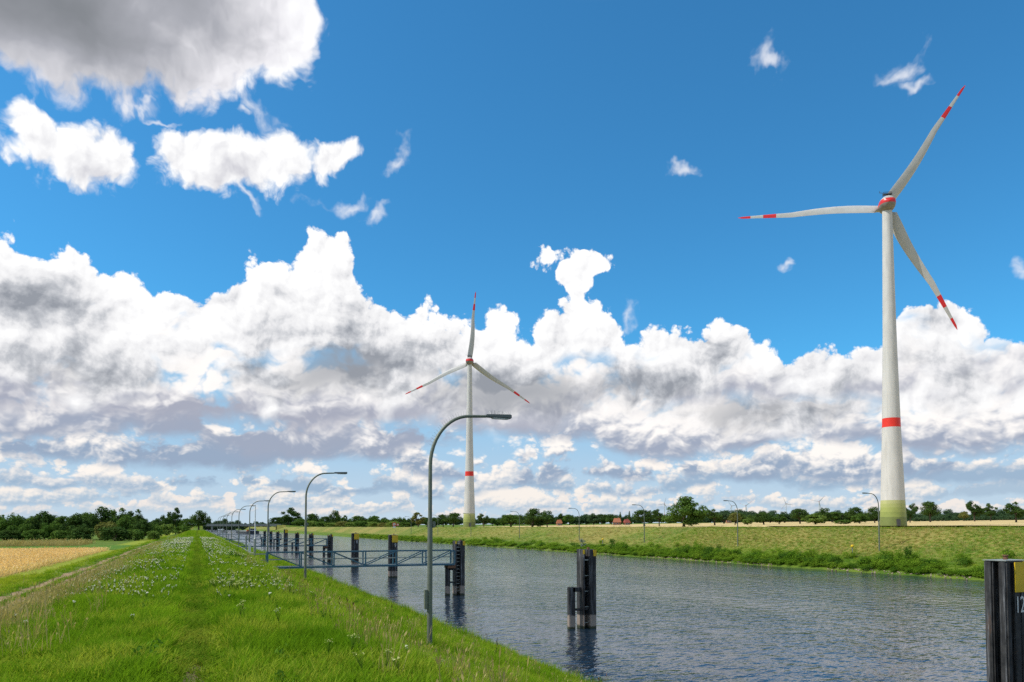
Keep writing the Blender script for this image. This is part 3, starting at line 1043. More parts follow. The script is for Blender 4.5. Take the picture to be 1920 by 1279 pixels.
# ---- street lamps
def lamp_parts(root, spikes=False, box_=False):
    h0, top, reach = 4.35, 8.12, 2.02
    bm = bmesh.new()
    sweep(bm, [(0, 0, -0.6), (0, 0, 2.2), (0, 0, h0)], [0.095, 0.092, 0.088], 12)
    part('lower_pole', bm, M['steel_green'], root, True)
    bm = bmesh.new()
    box(bm, (0.10, 0.0, h0 - 0.1), (0.16, 0.16, 0.22), 0.4)
    bmesh.ops.bevel(bm, geom=bm.edges[:], offset=0.03, segments=2, affect='EDGES')
    part('joint_box', bm, M['steel_green'], root)
    bm = bmesh.new()
    pts, rad = [(0, 0, h0 - 0.02), (0, 0, h0 + 0.9), (0, 0, 6.25)], [0.072, 0.07, 0.066]
    for k in range(1, 13):
        a = k / 12 * math.pi / 2
        pts.append((1.45 * (1 - math.cos(a)), 0, 6.25 + 1.78 * math.sin(a)))
        rad.append(0.066 - 0.014 * k / 12)
    pts.append((reach, 0, 8.06)); rad.append(0.05)
    sweep(bm, pts, rad, 10)
    part('arm', bm, M['steel_green'], root, True)
    bm = bmesh.new()
    box(bm, (reach + 0.47, 0, 8.09), (0.95, 0.30, 0.15))
    for v in bm.verts:
        if v.co.x < reach + 0.2:
            v.co.z = 8.08 + (v.co.z - 8.09) * 0.7
            v.co.y *= 0.6
    bmesh.ops.bevel(bm, geom=bm.edges[:], offset=0.025, segments=2, affect='EDGES')
    hd = part('lamp_head', bm, M['lamphead'], root)
    bm = bmesh.new()
    box(bm, (reach + 0.55, 0, 8.006), (0.6, 0.20, 0.03))
    part('lens', bm, M['lens'], hd)
    if spikes:
        rnd = random.Random(5)
        bm = bmesh.new()
        for k in range(34):
            x = reach + 0.12 + 0.8 * k / 33
            rod(bm, (x, rnd.uniform(-.06, .06), 8.15), (x + rnd.uniform(-.03, .03), rnd.uniform(-.12, .12), 8.15 + 0.13), 0.004, 0.002, 4)
        for k in range(20):
            a = (0.25 + 0.72 * k / 19) * math.pi / 2
            p = Vector((1.45 * (1 - math.cos(a)), 0, 6.25 + 1.78 * math.sin(a)))
            n = Vector((-math.cos(a), 0, math.sin(a)))
            rod(bm, p + n * 0.05, p + n * 0.19 + Vector((0, rnd.uniform(-.06, .06), 0)), 0.004, 0.002, 4)
        part('bird_spikes', bm, M['galv'], root)
    if box_:
        bm = bmesh.new()
        box(bm, (-0.14, 0.0, 1.72), (0.10, 0.16, 0.66))
        bmesh.ops.bevel(bm, geom=bm.edges[:], offset=0.015, segments=2, affect='EDGES')
        part('switch_box', bm, M['steel_green'], root)

LX0, LY0 = 7.3, 24.5
g = 'street lamps along the near bank'
L1 = thing('street_lamp', 'nearest tall grey-green street lamp with bird spikes on its head', 'street lamp', (LX0, LY0, ground_z(LX0, LY0)), 0.0, g)
lamp_parts(L1, True, True)
LP = thing('street_lamp', 'second street lamp along the near bank, in front of the blue gangway', 'street lamp', (LX0, LY0 + 31.6, ground_z(LX0, LY0 + 31.6)), 0.0, g)
lamp_parts(LP)
ords = ['third', 'fourth', 'fifth', 'sixth', 'seventh', 'eighth', 'ninth', 'tenth']
for k, w in enumerate(ords):
    y = LY0 + 31.6 * (k + 2)
    c = copy_tree(LP)
    c.location = (LX0, y, ground_z(LX0, y))
    c['label'] = w + ' street lamp along the near bank, counted from the camera'
for k, (w, px) in enumerate((('nearest', 1648), ('second', 1383), ('third', 1208), ('fourth', 1086), ('fifth', 974), ('sixth', 883), ('seventh', 821), ('eighth', 771))):
    p = at_X(px, 88.5)
    c = copy_tree(LP)
    c.location = (88.5, p.y, ground_z(88.5, p.y))
    c.rotation_euler = (0, 0, math.pi)
    c['label'] = ['street lamp on the far bank right beside the large turbine tower', 'street lamp on the far bank in front of the green crop strip',
                  'street lamp on the far bank left of the biggest round tree', 'street lamp on the far bank just left of the lone mooring dolphin',
                  'street lamp on the far bank in front of a round dark tree', 'street lamp on the far bank in front of the second turbine tower',
                  'thin street lamp on the far bank just right of the nearest lamp post', 'thin farthest street lamp on the far bank, right of the red signs'][k]
    c['group'] = 'street lamps along the far bank'

# ---- rail along the shoulder of the dyke, mast and post by the gangways
r = thing('rail_fence', 'low steel rail fence running along the near dyke above the water', 'fence', (4.7, 70, 0))
ypts = [70 + 9.0 * k for k in range(30)]
for a, c in zip(ypts, ypts[1:]):
    bm = bmesh.new()
    z = ground_z(4.7, a)
    bar(bm, (0, a - 70, z - 0.3), (0, a - 70, z + 1.0), 0.09)
    part('post', bm, M['galv'], r)
    for h in (0.5, 0.95):
        bm = bmesh.new()
        bar(bm, (0.02, a - 70, z + h), (0.02, c - 70, ground_z(4.7, c) + h), 0.05)
        part('rail', bm, M['galv'], r)

p = at_X(478.3, 8.1); z = ground_z(8.1, p.y)
r = thing('signal_mast', 'tall slender pale mast with thick foot among the far lamp posts', 'mast', (8.1, p.y, z))
bm = bmesh.new(); rod(bm, (0, 0, -0.5), (0, 0, 2.5), 0.19, 0.19, 14); rod(bm, (0, 0, 2.5), (0, 0, 2.62), 0.19, 0.09, 14)
part('foot', bm, M['galv'], r, True)
bm = bmesh.new(); rod(bm, (0, 0, 2.6), (0, 0, 9.3 - z), 0.085, 0.07, 10)
part('pole', bm, M['white'], r, True)
p = at_X(462, 6.0); z = ground_z(6.0, p.y)
r = thing('control_post', 'short grey post with a white cabinet between the near lamps', 'post', (6.0, p.y, z))
bm = bmesh.new(); box(bm, (0, 0, 1.2), (0.2, 0.2, 3.0)); part('post', bm, M['galv'], r)
bm = bmesh.new(); box(bm, (0.42, 0.2, 0.85), (0.34, 0.3, 1.8))
bmesh.ops.bevel(bm, geom=bm.edges[:], offset=0.02, segments=1, affect='EDGES'); part('cabinet', bm, M['white'], r)

# ---- navigation signs on the far bank
p = at_X(742, 90.0); z = ground_z(90.0, p.y)
r = thing('navigation_sign', 'red and white navigation sign boards on a post on far bank', 'sign', (90.0, p.y, z), -R(8))
bm = bmesh.new(); bar(bm, (0, 0.08, -0.5), (0, 0.08, 4.6), 0.11); part('post', bm, M['galv'], r)
def board(nm, x, zz, w, h, ring, fill):
    bm = bmesh.new(); box(bm, (x, 0, zz), (w, 0.04, h)); bd = part(nm, bm, ring, r)
    bm = bmesh.new(); box(bm, (x, -0.025, zz), (w * 0.70, 0.02, h * 0.66)); part('panel', bm, fill, bd)
    return bd
bd = board('board', -0.75, 4.1, 1.7, 1.7, M['red'], M['white'])
bm = bmesh.new(); bar(bm, (-1.4, -0.045, 4.75), (-0.1, -0.045, 3.45), 0.16, 0.02); part('stroke', bm, M['red'], bd)
bm = bmesh.new(); box(bm, (-0.75, -0.05, 4.05), (0.26, 0.02, 0.8)); part('symbol', bm, M['dark'], bd)
bd = board('board', 0.95, 3.95, 1.2, 1.0, M['red'], M['white'])
bm = bmesh.new(); box(bm, (0.95, -0.045, 3.95), (0.5, 0.02, 0.16)); part('symbol', bm, M['red'], bd)
bm = bmesh.new(); box(bm, (-0.75, 0, 2.75), (1.25, 0.04, 0.7)); part('supplementary_plate', bm, M['white'], r)

for px, py, lab in ((1597.5, 1039, 'small yellow marker post in the far shrubs, left of the nearest far lamp'), (1130, 1020, 'small yellow marker post in the far shrubs above the lone dolphin')):
    p = at_X(px, 86.2); z = ground_z(86.2, p.y)
    r = thing('marker_post', lab, 'marker', (86.2, p.y, z))
    bm = bmesh.new(); box(bm, (0, 0, 0.5), (0.09, 0.09, 1.6)); part('post', bm, M['galv'], r)
    bm = bmesh.new(); lathe(bm, [(0.05, 1.25), (0.22, 1.30), (0.24, 1.5), (0.10, 1.62)], 10); part('cap', bm, M['yellow'], r, True)

# ---- road bridge far down the canal
by = 940.0
r = thing('road_bridge', 'low concrete road bridge crossing the canal far away', 'bridge', (0, by, 0))
bm = bmesh.new(); box(bm, (47, 0, 7.6), (86, 9, 1.9)); part('deck', bm, M['concrete'], r)
for s in (-1, 1):
    bm = bmesh.new(); box(bm, (47, s * 4.6, 8.95), (92, 0.25, 0.8)); part('parapet', bm, M['galv'], r)
for x in (16.0, 79.0):
    bm = bmesh.new(); box(bm, (x, 0, 2.9), (1.8, 7.5, 7.6)); part('pier', bm, M['concrete'], r)
for x0, x1, s in ((-45, 6, 1), (88, 150, -1)):
    bm = bmesh.new()
    a, c = (x0, x1) if s > 0 else (x1, x0)
    vs = [bm.verts.new(v) for v in ((a, -9, 2.2), (a, 9, 2.2), (c, -16, 1.2), (c, 16, 1.2), (c, -4.4, 8.5), (c, 4.4, 8.5), (a, -4.4, 5.0), (a, 4.4, 5.0))]
    for f in ((0, 2, 4, 6), (1, 3, 5, 7), (6, 4, 5, 7), (2, 3, 5, 4), (0, 1, 7, 6)):
        bm.faces.new([vs[i] for i in f])
    part('ramp', bm, M['ground'], r)

# ---- barge on its way
p = at_X(472, 43.0)
M['hull'] = paint('barge_hull', (0.030, 0.034, 0.045), 0.5)
M['orange'] = paint('orange_cover', (0.55, 0.16, 0.045), 0.6)
M['glass'] = paint('window_glass', (0.03, 0.045, 0.06), 0.1, var=0.02)
r = thing('barge', 'small dark barge with white wheelhouse on the canal before the bridge', 'boat', (43.0, p.y, 0), R(4))
bm = bmesh.new()
sec = [(-12, 0.55, 2.6), (-9, 0.92, 2.3), (-4, 1.0, 2.0), (20, 1.0, 1.9), (60, 1.0, 2.0), (66, 0.9, 2.2)]
rings = [[bm.verts.new((x, y, z)) for x, z in ((-5.4 * w, h), (-5.4 * w * 0.96, -0.4), (5.4 * w * 0.96, -0.4), (5.4 * w, h))] for y, w, h in sec]
for a, c in zip(rings, rings[1:]):
    for k in range(4):
        bm.faces.new((a[k], a[(k + 1) % 4], c[(k + 1) % 4], c[k]))
bm.faces.new(rings[0][::-1]); bm.faces.new(rings[-1]); part('hull', bm, M['hull'], r)
bm = bmesh.new(); box(bm, (0, 26, 2.2), (8.6, 50, 0.9)); part('hatch_cover', bm, M['galv'], r)
bm = bmesh.new(); box(bm, (0.6, -2, 3.0), (5.0, 5, 2.6)); wh = part('wheelhouse', bm, M['white'], r)
bm = bmesh.new(); box(bm, (0.6, -4.53, 3.6), (4.4, 0.06, 0.9)); part('window', bm, M['glass'], wh)
bm = bmesh.new(); box(bm, (0.6, -2, 4.42), (5.6, 5.6, 0.2)); part('roof', bm, M['dark'], wh)
bm = bmesh.new(); box(bm, (-3.6, -5, 2.9), (2.2, 3.0, 1.4)); part('cover', bm, M['orange'], r)
bm = bmesh.new(); rod(bm, (3.6, -6, 2.0), (3.6, -6, 6.0), 0.1, 0.06, 8); part('mast', bm, M['yellow'], r)

# ------------------------------------------------------------------ trees
def leafy(rnd, centres, n, size, flat=0.0, up=0.35):
    """leaf clumps: small bent faces spread over and into a set of balls"""
    vs, fs = [], []
    wts = [c[3] ** 2 for c in centres]
    for _ in range(n):
        cx, cy, cz, cr = rnd.choices(centres, wts)[0]
        d = Vector((rnd.gauss(0, 1), rnd.gauss(0, 1), rnd.gauss(0, 1))).normalized()
        k = cr * (rnd.random() ** 0.45)
        p = Vector((cx, cy, cz)) + Vector((d.x * k, d.y * k, d.z * k * (1 - flat)))
        nrm = (d + Vector((rnd.gauss(0, .6), rnd.gauss(0, .6), rnd.gauss(0, .6) + up))).normalized()
        a = nrm.cross(Vector((rnd.gauss(0, 1), rnd.gauss(0, 1), rnd.gauss(0, 1)))).normalized()
        c = nrm.cross(a)
        s = size * rnd.uniform(0.55, 1.35)
        i = len(vs)
        e = [rnd.uniform(0.6, 1.15) for _ in range(4)]
        vs += [p + a * s * e[0], p + c * s * 0.7 * e[1] + nrm * s * 0.15, p - a * s * e[2], p - c * s * 0.7 * e[3] + nrm * s * 0.15]
        fs += [(i, i + 1, i + 2), (i, i + 2, i + 3)]
    return vs, fs

def crown_centres(rnd, w, z0, z1, n, rmin, rmax, dome=0.75, hollow=0.35):
    out = []
    zc, hz = (z0 + z1) / 2, (z1 - z0) / 2
    for _ in range(n):
        while True:
            d = Vector((rnd.uniform(-1, 1), rnd.uniform(-1, 1), rnd.uniform(-1, 1)))
            if hollow < d.length < 1:
                break
        r = rnd.uniform(rmin, rmax)
        k = 1.0 if d.z < 0 else 1.0 - (1 - dome) * d.z
        out.append((d.x * (w / 2 - r * 0.7) * k, d.y * (w / 2 - r * 0.7) * k, zc + d.z * (hz - r * 0.7), r))
    return out

BARK = paint('bark', (0.075, 0.058, 0.042), 0.9, var=0.25, scale=2.0)
LEAF = {
    'dark': foliage('oak_leaves', (0.043, 0.087, 0.023), (0.084, 0.142, 0.035), None, 0.25, 0.25),
    'mid': foliage('mid_green_leaves', (0.061, 0.125, 0.023), (0.116, 0.196, 0.041), None, 0.28, 0.25),
    'light': foliage('light_green_leaves', (0.113, 0.196, 0.038), (0.196, 0.275, 0.067), None, 0.30, 0.25),
    'olive': foliage('olive_leaves', (0.138, 0.160, 0.043), (0.225, 0.225, 0.067), None, 0.28, 0.25),
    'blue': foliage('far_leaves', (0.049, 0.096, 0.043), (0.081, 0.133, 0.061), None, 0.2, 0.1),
    'silver': foliage('silver_leaves', (0.200, 0.250, 0.200), (0.300, 0.350, 0.290), None, 0.2, 0.6),
    'shrub': foliage('shrub_leaves', (0.105, 0.215, 0.016), (0.235, 0.350, 0.036), None, 0.35, 0.22),
    'shrubd': foliage('dark_shrub_leaves', (0.050, 0.125, 0.015), (0.106, 0.206, 0.027), None, 0.30, 0.3),
}

def build_tree(seed, H, W, z0, n, leaves, size, trunk, hollow=0.35, dome=0.75, rr=(0.16, 0.30)):
    """a tree of height H, crown width W; returns (trunk mesh, crown mesh)"""
    rnd = random.Random(seed)
    cen = crown_centres(rnd, W, z0, H, n, rr[0] * W * 0.6, rr[1] * W * 0.6, dome, hollow)
    bm = bmesh.new()
    top = z0 + (H - z0) * 0.6
    lean = (rnd.uniform(-.2, .2), rnd.uniform(-.2, .2))
    sweep(bm, [(0, 0, -0.6), (0, 0, 0.3), (lean[0], lean[1], z0 + 0.3), (lean[0] * 2, lean[1] * 2, top)], [trunk * 1.35, trunk * 1.05, trunk * 0.8, trunk * 0.25], 7)
    for c in sorted(cen, key=lambda q: -q[3])[:7]:
        s = Vector((lean[0], lean[1], z0 + rnd.uniform(-0.1, 0.35) * (H - z0) * 0.6))
        e = Vector(c[:3])
        sweep(bm, [s, (s + e) / 2 + Vector((0, 0, 0.1 * H * rnd.random())), e], [trunk * 0.42, trunk * 0.28, trunk * 0.08], 5)
    tm = mesh_of('trunk', bm, BARK)
    vs, fs = leafy(rnd, cen, leaves, size)
    return tm, poly_mesh('crown', vs, fs, LEAF['dark'])

PROTO = {  # name: (H, W, trunk mesh, crown mesh)
    'oak':    (12.0, 12.0, *build_tree(11, 12, 12, 2.2, 26, 3600, 0.36, 0.42)),
    'oakb':   (12.0, 12.0, *build_tree(12, 12, 12, 1.6, 30, 3600, 0.36, 0.40, 0.45)),
    'gappy':  (13.0, 10.0, *build_tree(13, 13, 10, 3.0, 20, 3400, 0.34, 0.34, 0.5, 0.8, (0.15, 0.26))),
    'gappyb': (13.0, 11.0, *build_tree(14, 13, 11, 2.6, 23, 3600, 0.34, 0.36, 0.5, 0.8, (0.14, 0.25))),
    'full':   (10.0, 10.0, *build_tree(15, 10, 10, 0.2, 34, 4200, 0.34, 0.30, 0.35, 0.6)),
    'fullb':  (10.0, 10.0, *build_tree(16, 10, 10, 0.1, 30, 4000, 0.34, 0.30, 0.4, 0.65)),
    'tall':   (13.0, 7.5, *build_tree(17, 13, 7.5, 0.8, 28, 3400, 0.32, 0.28, 0.3, 0.6)),
    'bush':   (5.0, 7.0, *build_tree(18, 5, 7, -0.3, 22, 2200, 0.26, 0.12, 0.3, 0.8)),
    'big':    (16.0, 18.0, *build_tree(19, 16, 18, 0.4, 48, 8000, 0.40, 0.6, 0.45, 0.55, (0.12, 0.24))),
}
def conifer(seed):
    rnd = random.Random(seed)
    cen = []
    for k in range(26):
        t = k / 25
        a = k * 2.4
        w = (1 - t) * 2.3
        cen.append((math.cos(a) * w * 0.6, math.sin(a) * w * 0.6, 1.0 + t * 12.0, 0.55 + (1 - t) * 0.9))
    bm = bmesh.new(); sweep(bm, [(0, 0, -0.5), (0, 0, 6), (0, 0, 13)], [0.25, 0.16, 0.03], 7)
    vs, fs = leafy(rnd, cen, 2200, 0.26, 0.3)
    return mesh_of('trunk', bm, BARK), poly_mesh('crown', vs, fs, LEAF['dark'])
PROTO['conifer'] = (13.6, 6.0, *conifer(21))

trnd = random.Random(77)
def tree(px, top, wpx, D, kind, leaf, label, group, name='tree', cat='tree'):
    H, W, tm, cm = PROTO[kind]
    p = at_d(px, D)
    z = ground_z(p.x, p.y) - 0.05
    hgt = EYE + (988 - top) / FPX * D - z
    sx = max(0.3, 1.12 * wpx * D / FPX / W)
    r = thing(name, label, cat, (p.x, p.y, z), trnd.uniform(0, 6.28), group)
    r.scale = (sx * trnd.uniform(.94, 1.06), sx * trnd.uniform(.94, 1.06), hgt / H * 0.98)
    obj('trunk', tm, r)
    c = obj('crown', cm, r)
    c.material_slots[0].link = 'OBJECT'
    c.material_slots[0].material = LEAF[leaf]
    return r

ORD = ['first', 'second', 'third', 'fourth', 'fifth', 'sixth', 'seventh', 'eighth', 'ninth', 'tenth', 'eleventh', 'twelfth', 'thirteenth',
       'fourteenth', 'fifteenth', 'sixteenth', 'seventeenth', 'eighteenth', 'nineteenth', 'twentieth', 'twenty-first', 'twenty-second',
       'twenty-third', 'twenty-fourth', 'twenty-fifth', 'twenty-sixth', 'twenty-seventh', 'twenty-eighth', 'twenty-ninth', 'thirtieth']
LOOK = {'dark': 'dark green', 'mid': 'mid green', 'light': 'light green', 'olive': 'olive green', 'blue': 'bluish green'}
# the wood behind the wheat field, left: (x, top y, width, distance, kind, leaf)
left_wood = [(-14, 966, 56, 236, 'full', 'mid'), (22, 953, 58, 232, 'fullb', 'mid'), (38, 975, 40, 226, 'fullb', 'mid'), (56, 968, 40, 240, 'tall', 'light'),
             (84, 957, 50, 236, 'full', 'dark'), (100, 972, 44, 228, 'fullb', 'mid'), (122, 965, 48, 236, 'tall', 'mid'), (146, 961, 56, 228, 'full', 'dark'),
             (168, 958, 50, 240, 'oak', 'mid'), (190, 948, 58, 238, 'oakb', 'dark'), (203, 974, 46, 226, 'bush', 'olive'), (222, 948, 50, 250, 'gappyb', 'mid'),
             (238, 964, 46, 234, 'full', 'mid'), (256, 951, 50, 255, 'gappyb', 'dark'), (268, 974, 40, 232, 'full', 'dark'), (290, 980, 34, 240, 'bush', 'mid')]
for k, (x, t, w, d, kd, lf) in enumerate(sorted(left_wood)):
    tree(x, t, w, d, kd, lf, LOOK[lf] + ' tree, ' + ORD[k] + ' from the left in the wood behind the wheat', 'trees of the wood behind the wheat')
for k, (x, t, w, d, kd, lf) in enumerate([(66, 990, 40, 218, 'bush', 'mid'), (152, 986, 54, 214, 'bush', 'dark'), (216, 984, 62, 212, 'bush', 'dark'), (254, 990, 40, 216, 'bush', 'mid'),
                                          (288, 993, 30, 222, 'bush', 'light'), (112, 992, 40, 217, 'bush', 'mid'), (16, 991, 46, 220, 'bush', 'dark')]):
    o_ = ['third', 'fifth', 'sixth', 'seventh', 'eighth', 'fourth', 'first'][k] if k != 0 else 'second'
    tree(x, t, w, d, kd, lf, LOOK[lf] + ' bush at the wood edge, ' + ({0: 'second', 1: 'fourth', 2: 'fifth', 3: 'sixth', 4: 'seventh', 5: 'third', 6: 'first'}[k]) + ' from the left', 'bushes at the edge of the left wood', 'bush', 'bush')
for x, t, w, d, kd, lf, lab in ((299, 963, 34, 360, 'gappyb', 'dark', 'dark open-crowned tree just right of the left wood'),
                                (330, 951, 32, 380, 'gappy', 'dark', 'tall tree with gaps in its crown left of the dyke end'),
                                (352, 971, 28, 360, 'oak', 'mid', 'lower mid green tree between the two taller trees at the dyke end'),
                                (373, 956, 44, 400, 'oakb', 'dark', 'broad dark tree standing above the far end of the dyke'),
                                (312, 980, 34, 340, 'bush', 'light', 'light green bush below the open-crowned trees by the dyke'),
                                (345, 984, 40, 330, 'bush', 'mid', 'mid green bush at the foot of the tall gappy tree'),
                                (391, 974, 15, 1150, 'oak', 'blue', 'small hazy round tree just left of the road bridge'),
                                (404, 977, 14, 1150, 'oakb', 'blue', 'low hazy tree behind the left end of the road bridge'),
                                (421, 971, 17, 1150, 'oak', 'blue', 'taller hazy tree standing above the road bridge')):
    tree(x, t, w, d, kd, lf, lab, 'trees at the end of the near dyke', 'bush' if kd == 'bush' else 'tree', 'bush' if kd == 'bush' else 'tree')
# beyond the far bank, left to right
g = 'trees beyond the far bank'
named = [(522, 969, 34, 1000, 'oak', 'dark', 'dark round tree at the right end of the road bridge'),
         (541, 951, 42, 1010, 'gappy', 'dark', 'tall open-crowned tree rising above the right end of the road bridge'),
         (561, 972, 32, 960, 'oakb', 'mid', 'mid green tree between the tall open tree and the second lamp'),
         (587, 962, 34, 940, 'oak', 'dark', 'dark domed tree just right of the second street lamp'),
         (609, 967, 26, 900, 'oak', 'dark', 'dark tree left of the tallest crown in the scrub belt'),
         (628, 956, 30, 920, 'oakb', 'dark', 'tallest dark crown rising from the scrub belt'),
         (649, 966, 22, 900, 'gappy', 'mid', 'thin feathery tree in the scrub belt'),
         (784, 959, 26, 560, 'tall', 'olive', 'olive yellow tree left of the nearest lamp post'),
         (850, 960, 40, 540, 'oak', 'dark', 'dark round tree just left of the second turbine'),
         (907, 961, 28, 545, 'gappyb', 'dark', 'dark tree just right of the second turbine'),
         (998, 953, 64, 420, 'big', 'dark', 'large dark round tree behind the fifth far-bank lamp'),
         (1026, 956, 32, 440, 'oakb', 'dark', 'dark tree leaning on the right of the large round tree'),
         (958, 964, 46, 470, 'oak', 'mid', 'broad mid green tree left of the large dark round tree'),
         (1180, 957, 12, 640, 'conifer', 'dark', 'dark pointed conifer right of the orange roofed house'),
         (1163, 959, 10, 640, 'conifer', 'dark', 'slim pointed conifer behind the orange roofed house'),
         (1208, 954, 48, 400, 'oak', 'dark', 'broad oak behind the third far-bank lamp'),
         (1236, 952, 34, 390, 'gappyb', 'dark', 'open oak touching the left of the biggest round tree'),
         (1282, 930, 88, 330, 'big', 'mid', 'biggest round leafy tree standing on the far bank crest'),
         (1340, 952, 42, 400, 'gappyb', 'dark', 'open oak with visible trunk right of the biggest tree'),
         (1378, 960, 26, 395, 'oak', 'olive', 'olive tree just left of the second far-bank lamp'),
         (1402, 970, 20, 385, 'full', 'light', 'small light green tree right of the second far-bank lamp'),
         (1432, 960, 42, 400, 'oakb', 'dark', 'dark low oak between the far lamp and the bright bush'),
         (1461, 963, 26, 410, 'tall', 'mid', 'upright mid green tree right of the dark low oak'),
         (1500, 952, 38, 430, 'oak', 'dark', 'tall dark oak below the far turbine with raised blades'),
         (1528, 962, 46, 360, 'full', 'light', 'pale green rounded bush-like tree before the dark oaks'),
         (1546, 951, 32, 440, 'oakb', 'dark', 'dark oak behind the pale rounded tree'),
         (1580, 974, 32, 365, 'bush', 'mid', 'low dark bush at the field edge left of the large turbine'),
         (1612, 962, 34, 370, 'full', 'mid', 'conical mid green tree close to the far-bank lamp by the turbine'),
         (1602, 949, 30, 430, 'oak', 'dark', 'dark oak behind the conical tree by the turbine'),
         (1640, 949, 34, 420, 'oakb', 'dark', 'dark oak directly left of the large turbine tower'),
         (1706, 941, 28, 400, 'gappyb', 'dark', 'dark oak directly right of the large turbine tower'),
         (1744, 938, 42, 415, 'oak', 'dark', 'broad domed oak in the stubble, second right of the turbine'),
         (1827, 936, 38, 420, 'gappyb', 'dark', 'open oak with clear trunk on the right-hand stubble field'),
         (1857, 943, 26, 430, 'gappy', 'dark', 'smaller oak just right of the open oak on the stubble'),
         (1807, 958, 20, 470, 'oak', 'olive', 'small olive tree left of the open oak on the stubble'),
         (1905, 938, 46, 330, 'gappyb', 'dark', 'dark gappy oak at the right edge of the picture')]
for a in named:
    tree(*a, g, 'bush' if a[4] == 'bush' else ('conifer' if a[4] == 'conifer' else 'tree'), 'bush' if a[4] == 'bush' else 'tree')
rn = random.Random(3)
def row(x0, x1, step, top, d, leaf, what, grp, kinds=('oak', 'oakb', 'full', 'fullb'), w=34):
    k, x = 0, x0
    while x < x1:
        lf = rn.choice(leaf)
        tree(x + rn.uniform(-2, 2), top + rn.uniform(-3, 4), w * rn.uniform(.85, 1.2), d * rn.uniform(.97, 1.05), rn.choice(kinds), lf,
             LOOK[lf] + ' ' + what % ORD[k], grp)
        x += step * rn.uniform(.8, 1.2)
        k += 1
row(672, 775, 15, 968, 640, ('mid', 'dark', 'mid'), 'tree, %s from the left in the low wood behind the signs', 'low wood behind the signs', w=26)
row(800, 842, 15, 966, 600, ('mid', 'dark'), 'tree, %s right of the nearest lamp post', 'trees behind the nearest lamp post', w=26)
row(924, 946, 12, 972, 640, ('mid', 'blue'), 'low tree, %s right of the second turbine', 'low trees right of the second turbine', w=18)
row(1052, 1158, 15, 964, 640, ('mid', 'dark', 'blue'), 'tree, %s left of the orange roofed house', 'trees by the houses', w=26)
row(1356, 1480, 21, 962, 560, ('dark', 'blue'), 'background tree, %s from the left behind the field oaks', 'background trees behind the field oaks', w=36)
row(1560, 1600, 18, 957, 520, ('dark', 'mid'), 'background tree, %s from the left beside the turbine', 'background trees beside the turbine', w=36)
# light bushes before the low wood
k = 0
for x in range(585, 772, 19):
    lf = ('light', 'mid', 'light', 'olive')[k % 4]
    dd = max(440, 122 * FPX / (0.9215 * (x - 370)))
    tree(x, 975 + (k * 7) % 5, 30, dd, 'bush', lf, LOOK[lf] + ' bush, ' + ORD[k] + ' from the left in the scrub before the low wood', 'scrub bushes before the low wood', 'bush', 'bush')
    k += 1

# ------------------------------------------------------------------ houses far behind
M['brick'] = paint('brick_wall', (0.26, 0.11, 0.065), 0.85, var=0.2, scale=1.0)
M['tiles'] = paint('orange_roof_tiles', (0.30, 0.105, 0.05), 0.8, var=0.15, scale=1.0)
M['tiles2'] = paint('dark_red_roof_tiles', (0.26, 0.065, 0.045), 0.8, var=0.15, scale=1.0)
def house(px, top, wpx, D, rz, roof, label):
    p = at_d(px, D); z = ground_z(p.x, p.y)
    w = wpx * D / FPX
    h = EYE + (988 - top) / FPX * D - z
    eave = h * 0.45
    r = thing('house', label, 'house', (p.x, p.y, z), -YAW + rz, group='houses beyond the far bank')
    bm = bmesh.new(); box(bm, (0, 0, eave / 2 - 0.5), (w, w * 0.8, eave + 1)); part('wall', bm, M['brick'], r)
    bm = bmesh.new()
    e, d2 = w / 2 + 0.4, w * 0.4 + 0.5
    vs = [bm.verts.new(v) for v in ((-e, -d2, eave - .2), (e, -d2, eave - .2), (e, d2, eave - .2), (-e, d2, eave - .2), (-e * .72, 0, h), (e * .72, 0, h))]
    for f in ((0, 1, 5, 4), (2, 3, 4, 5), (1, 2, 5), (3, 0, 4), (0, 3, 2, 1)):
        bm.faces.new([vs[i] for i in f])
    rf = part('roof', bm, roof, r)
    bm = bmesh.new(); box(bm, (w * 0.2, 0.4, h - 0.2), (0.7, 0.7, 1.6)); part('chimney', bm, M['brick'], rf)
    for x in (-0.3, 0.05):
        bm = bmesh.new(); box(bm, (w * x, -w * 0.4 - 0.03, eave * 0.5), (1.1, 0.12, 1.2)); wn = part('window', bm, M['white'], r)
        bm = bmesh.new(); box(bm, (w * x, -w * 0.4 - 0.10, eave * 0.5), (0.9, 0.04, 1.0)); part('pane', bm, M['glass'], wn)
    bm = bmesh.new(); box(bm, (w * 0.33, -w * 0.4 - 0.03, 0.9), (1.1, 0.1, 2.3)); part('door', bm, M['wood'], r)
house(1157, 972, 14, 560, R(-12), M['tiles'], 'house with bright orange tiled roof among far trees')
house(1175, 974, 10, 560, R(20), M['tiles2'], 'smaller house with dark red roof right of the orange roof')
house(1048.5, 975, 9, 600, R(10), M['tiles'], 'small orange roofed house right of the large dark round tree')
house(1366, 967, 9, 640, R(0), M['tiles'], 'tiny orange roof showing between oaks and far lamp')

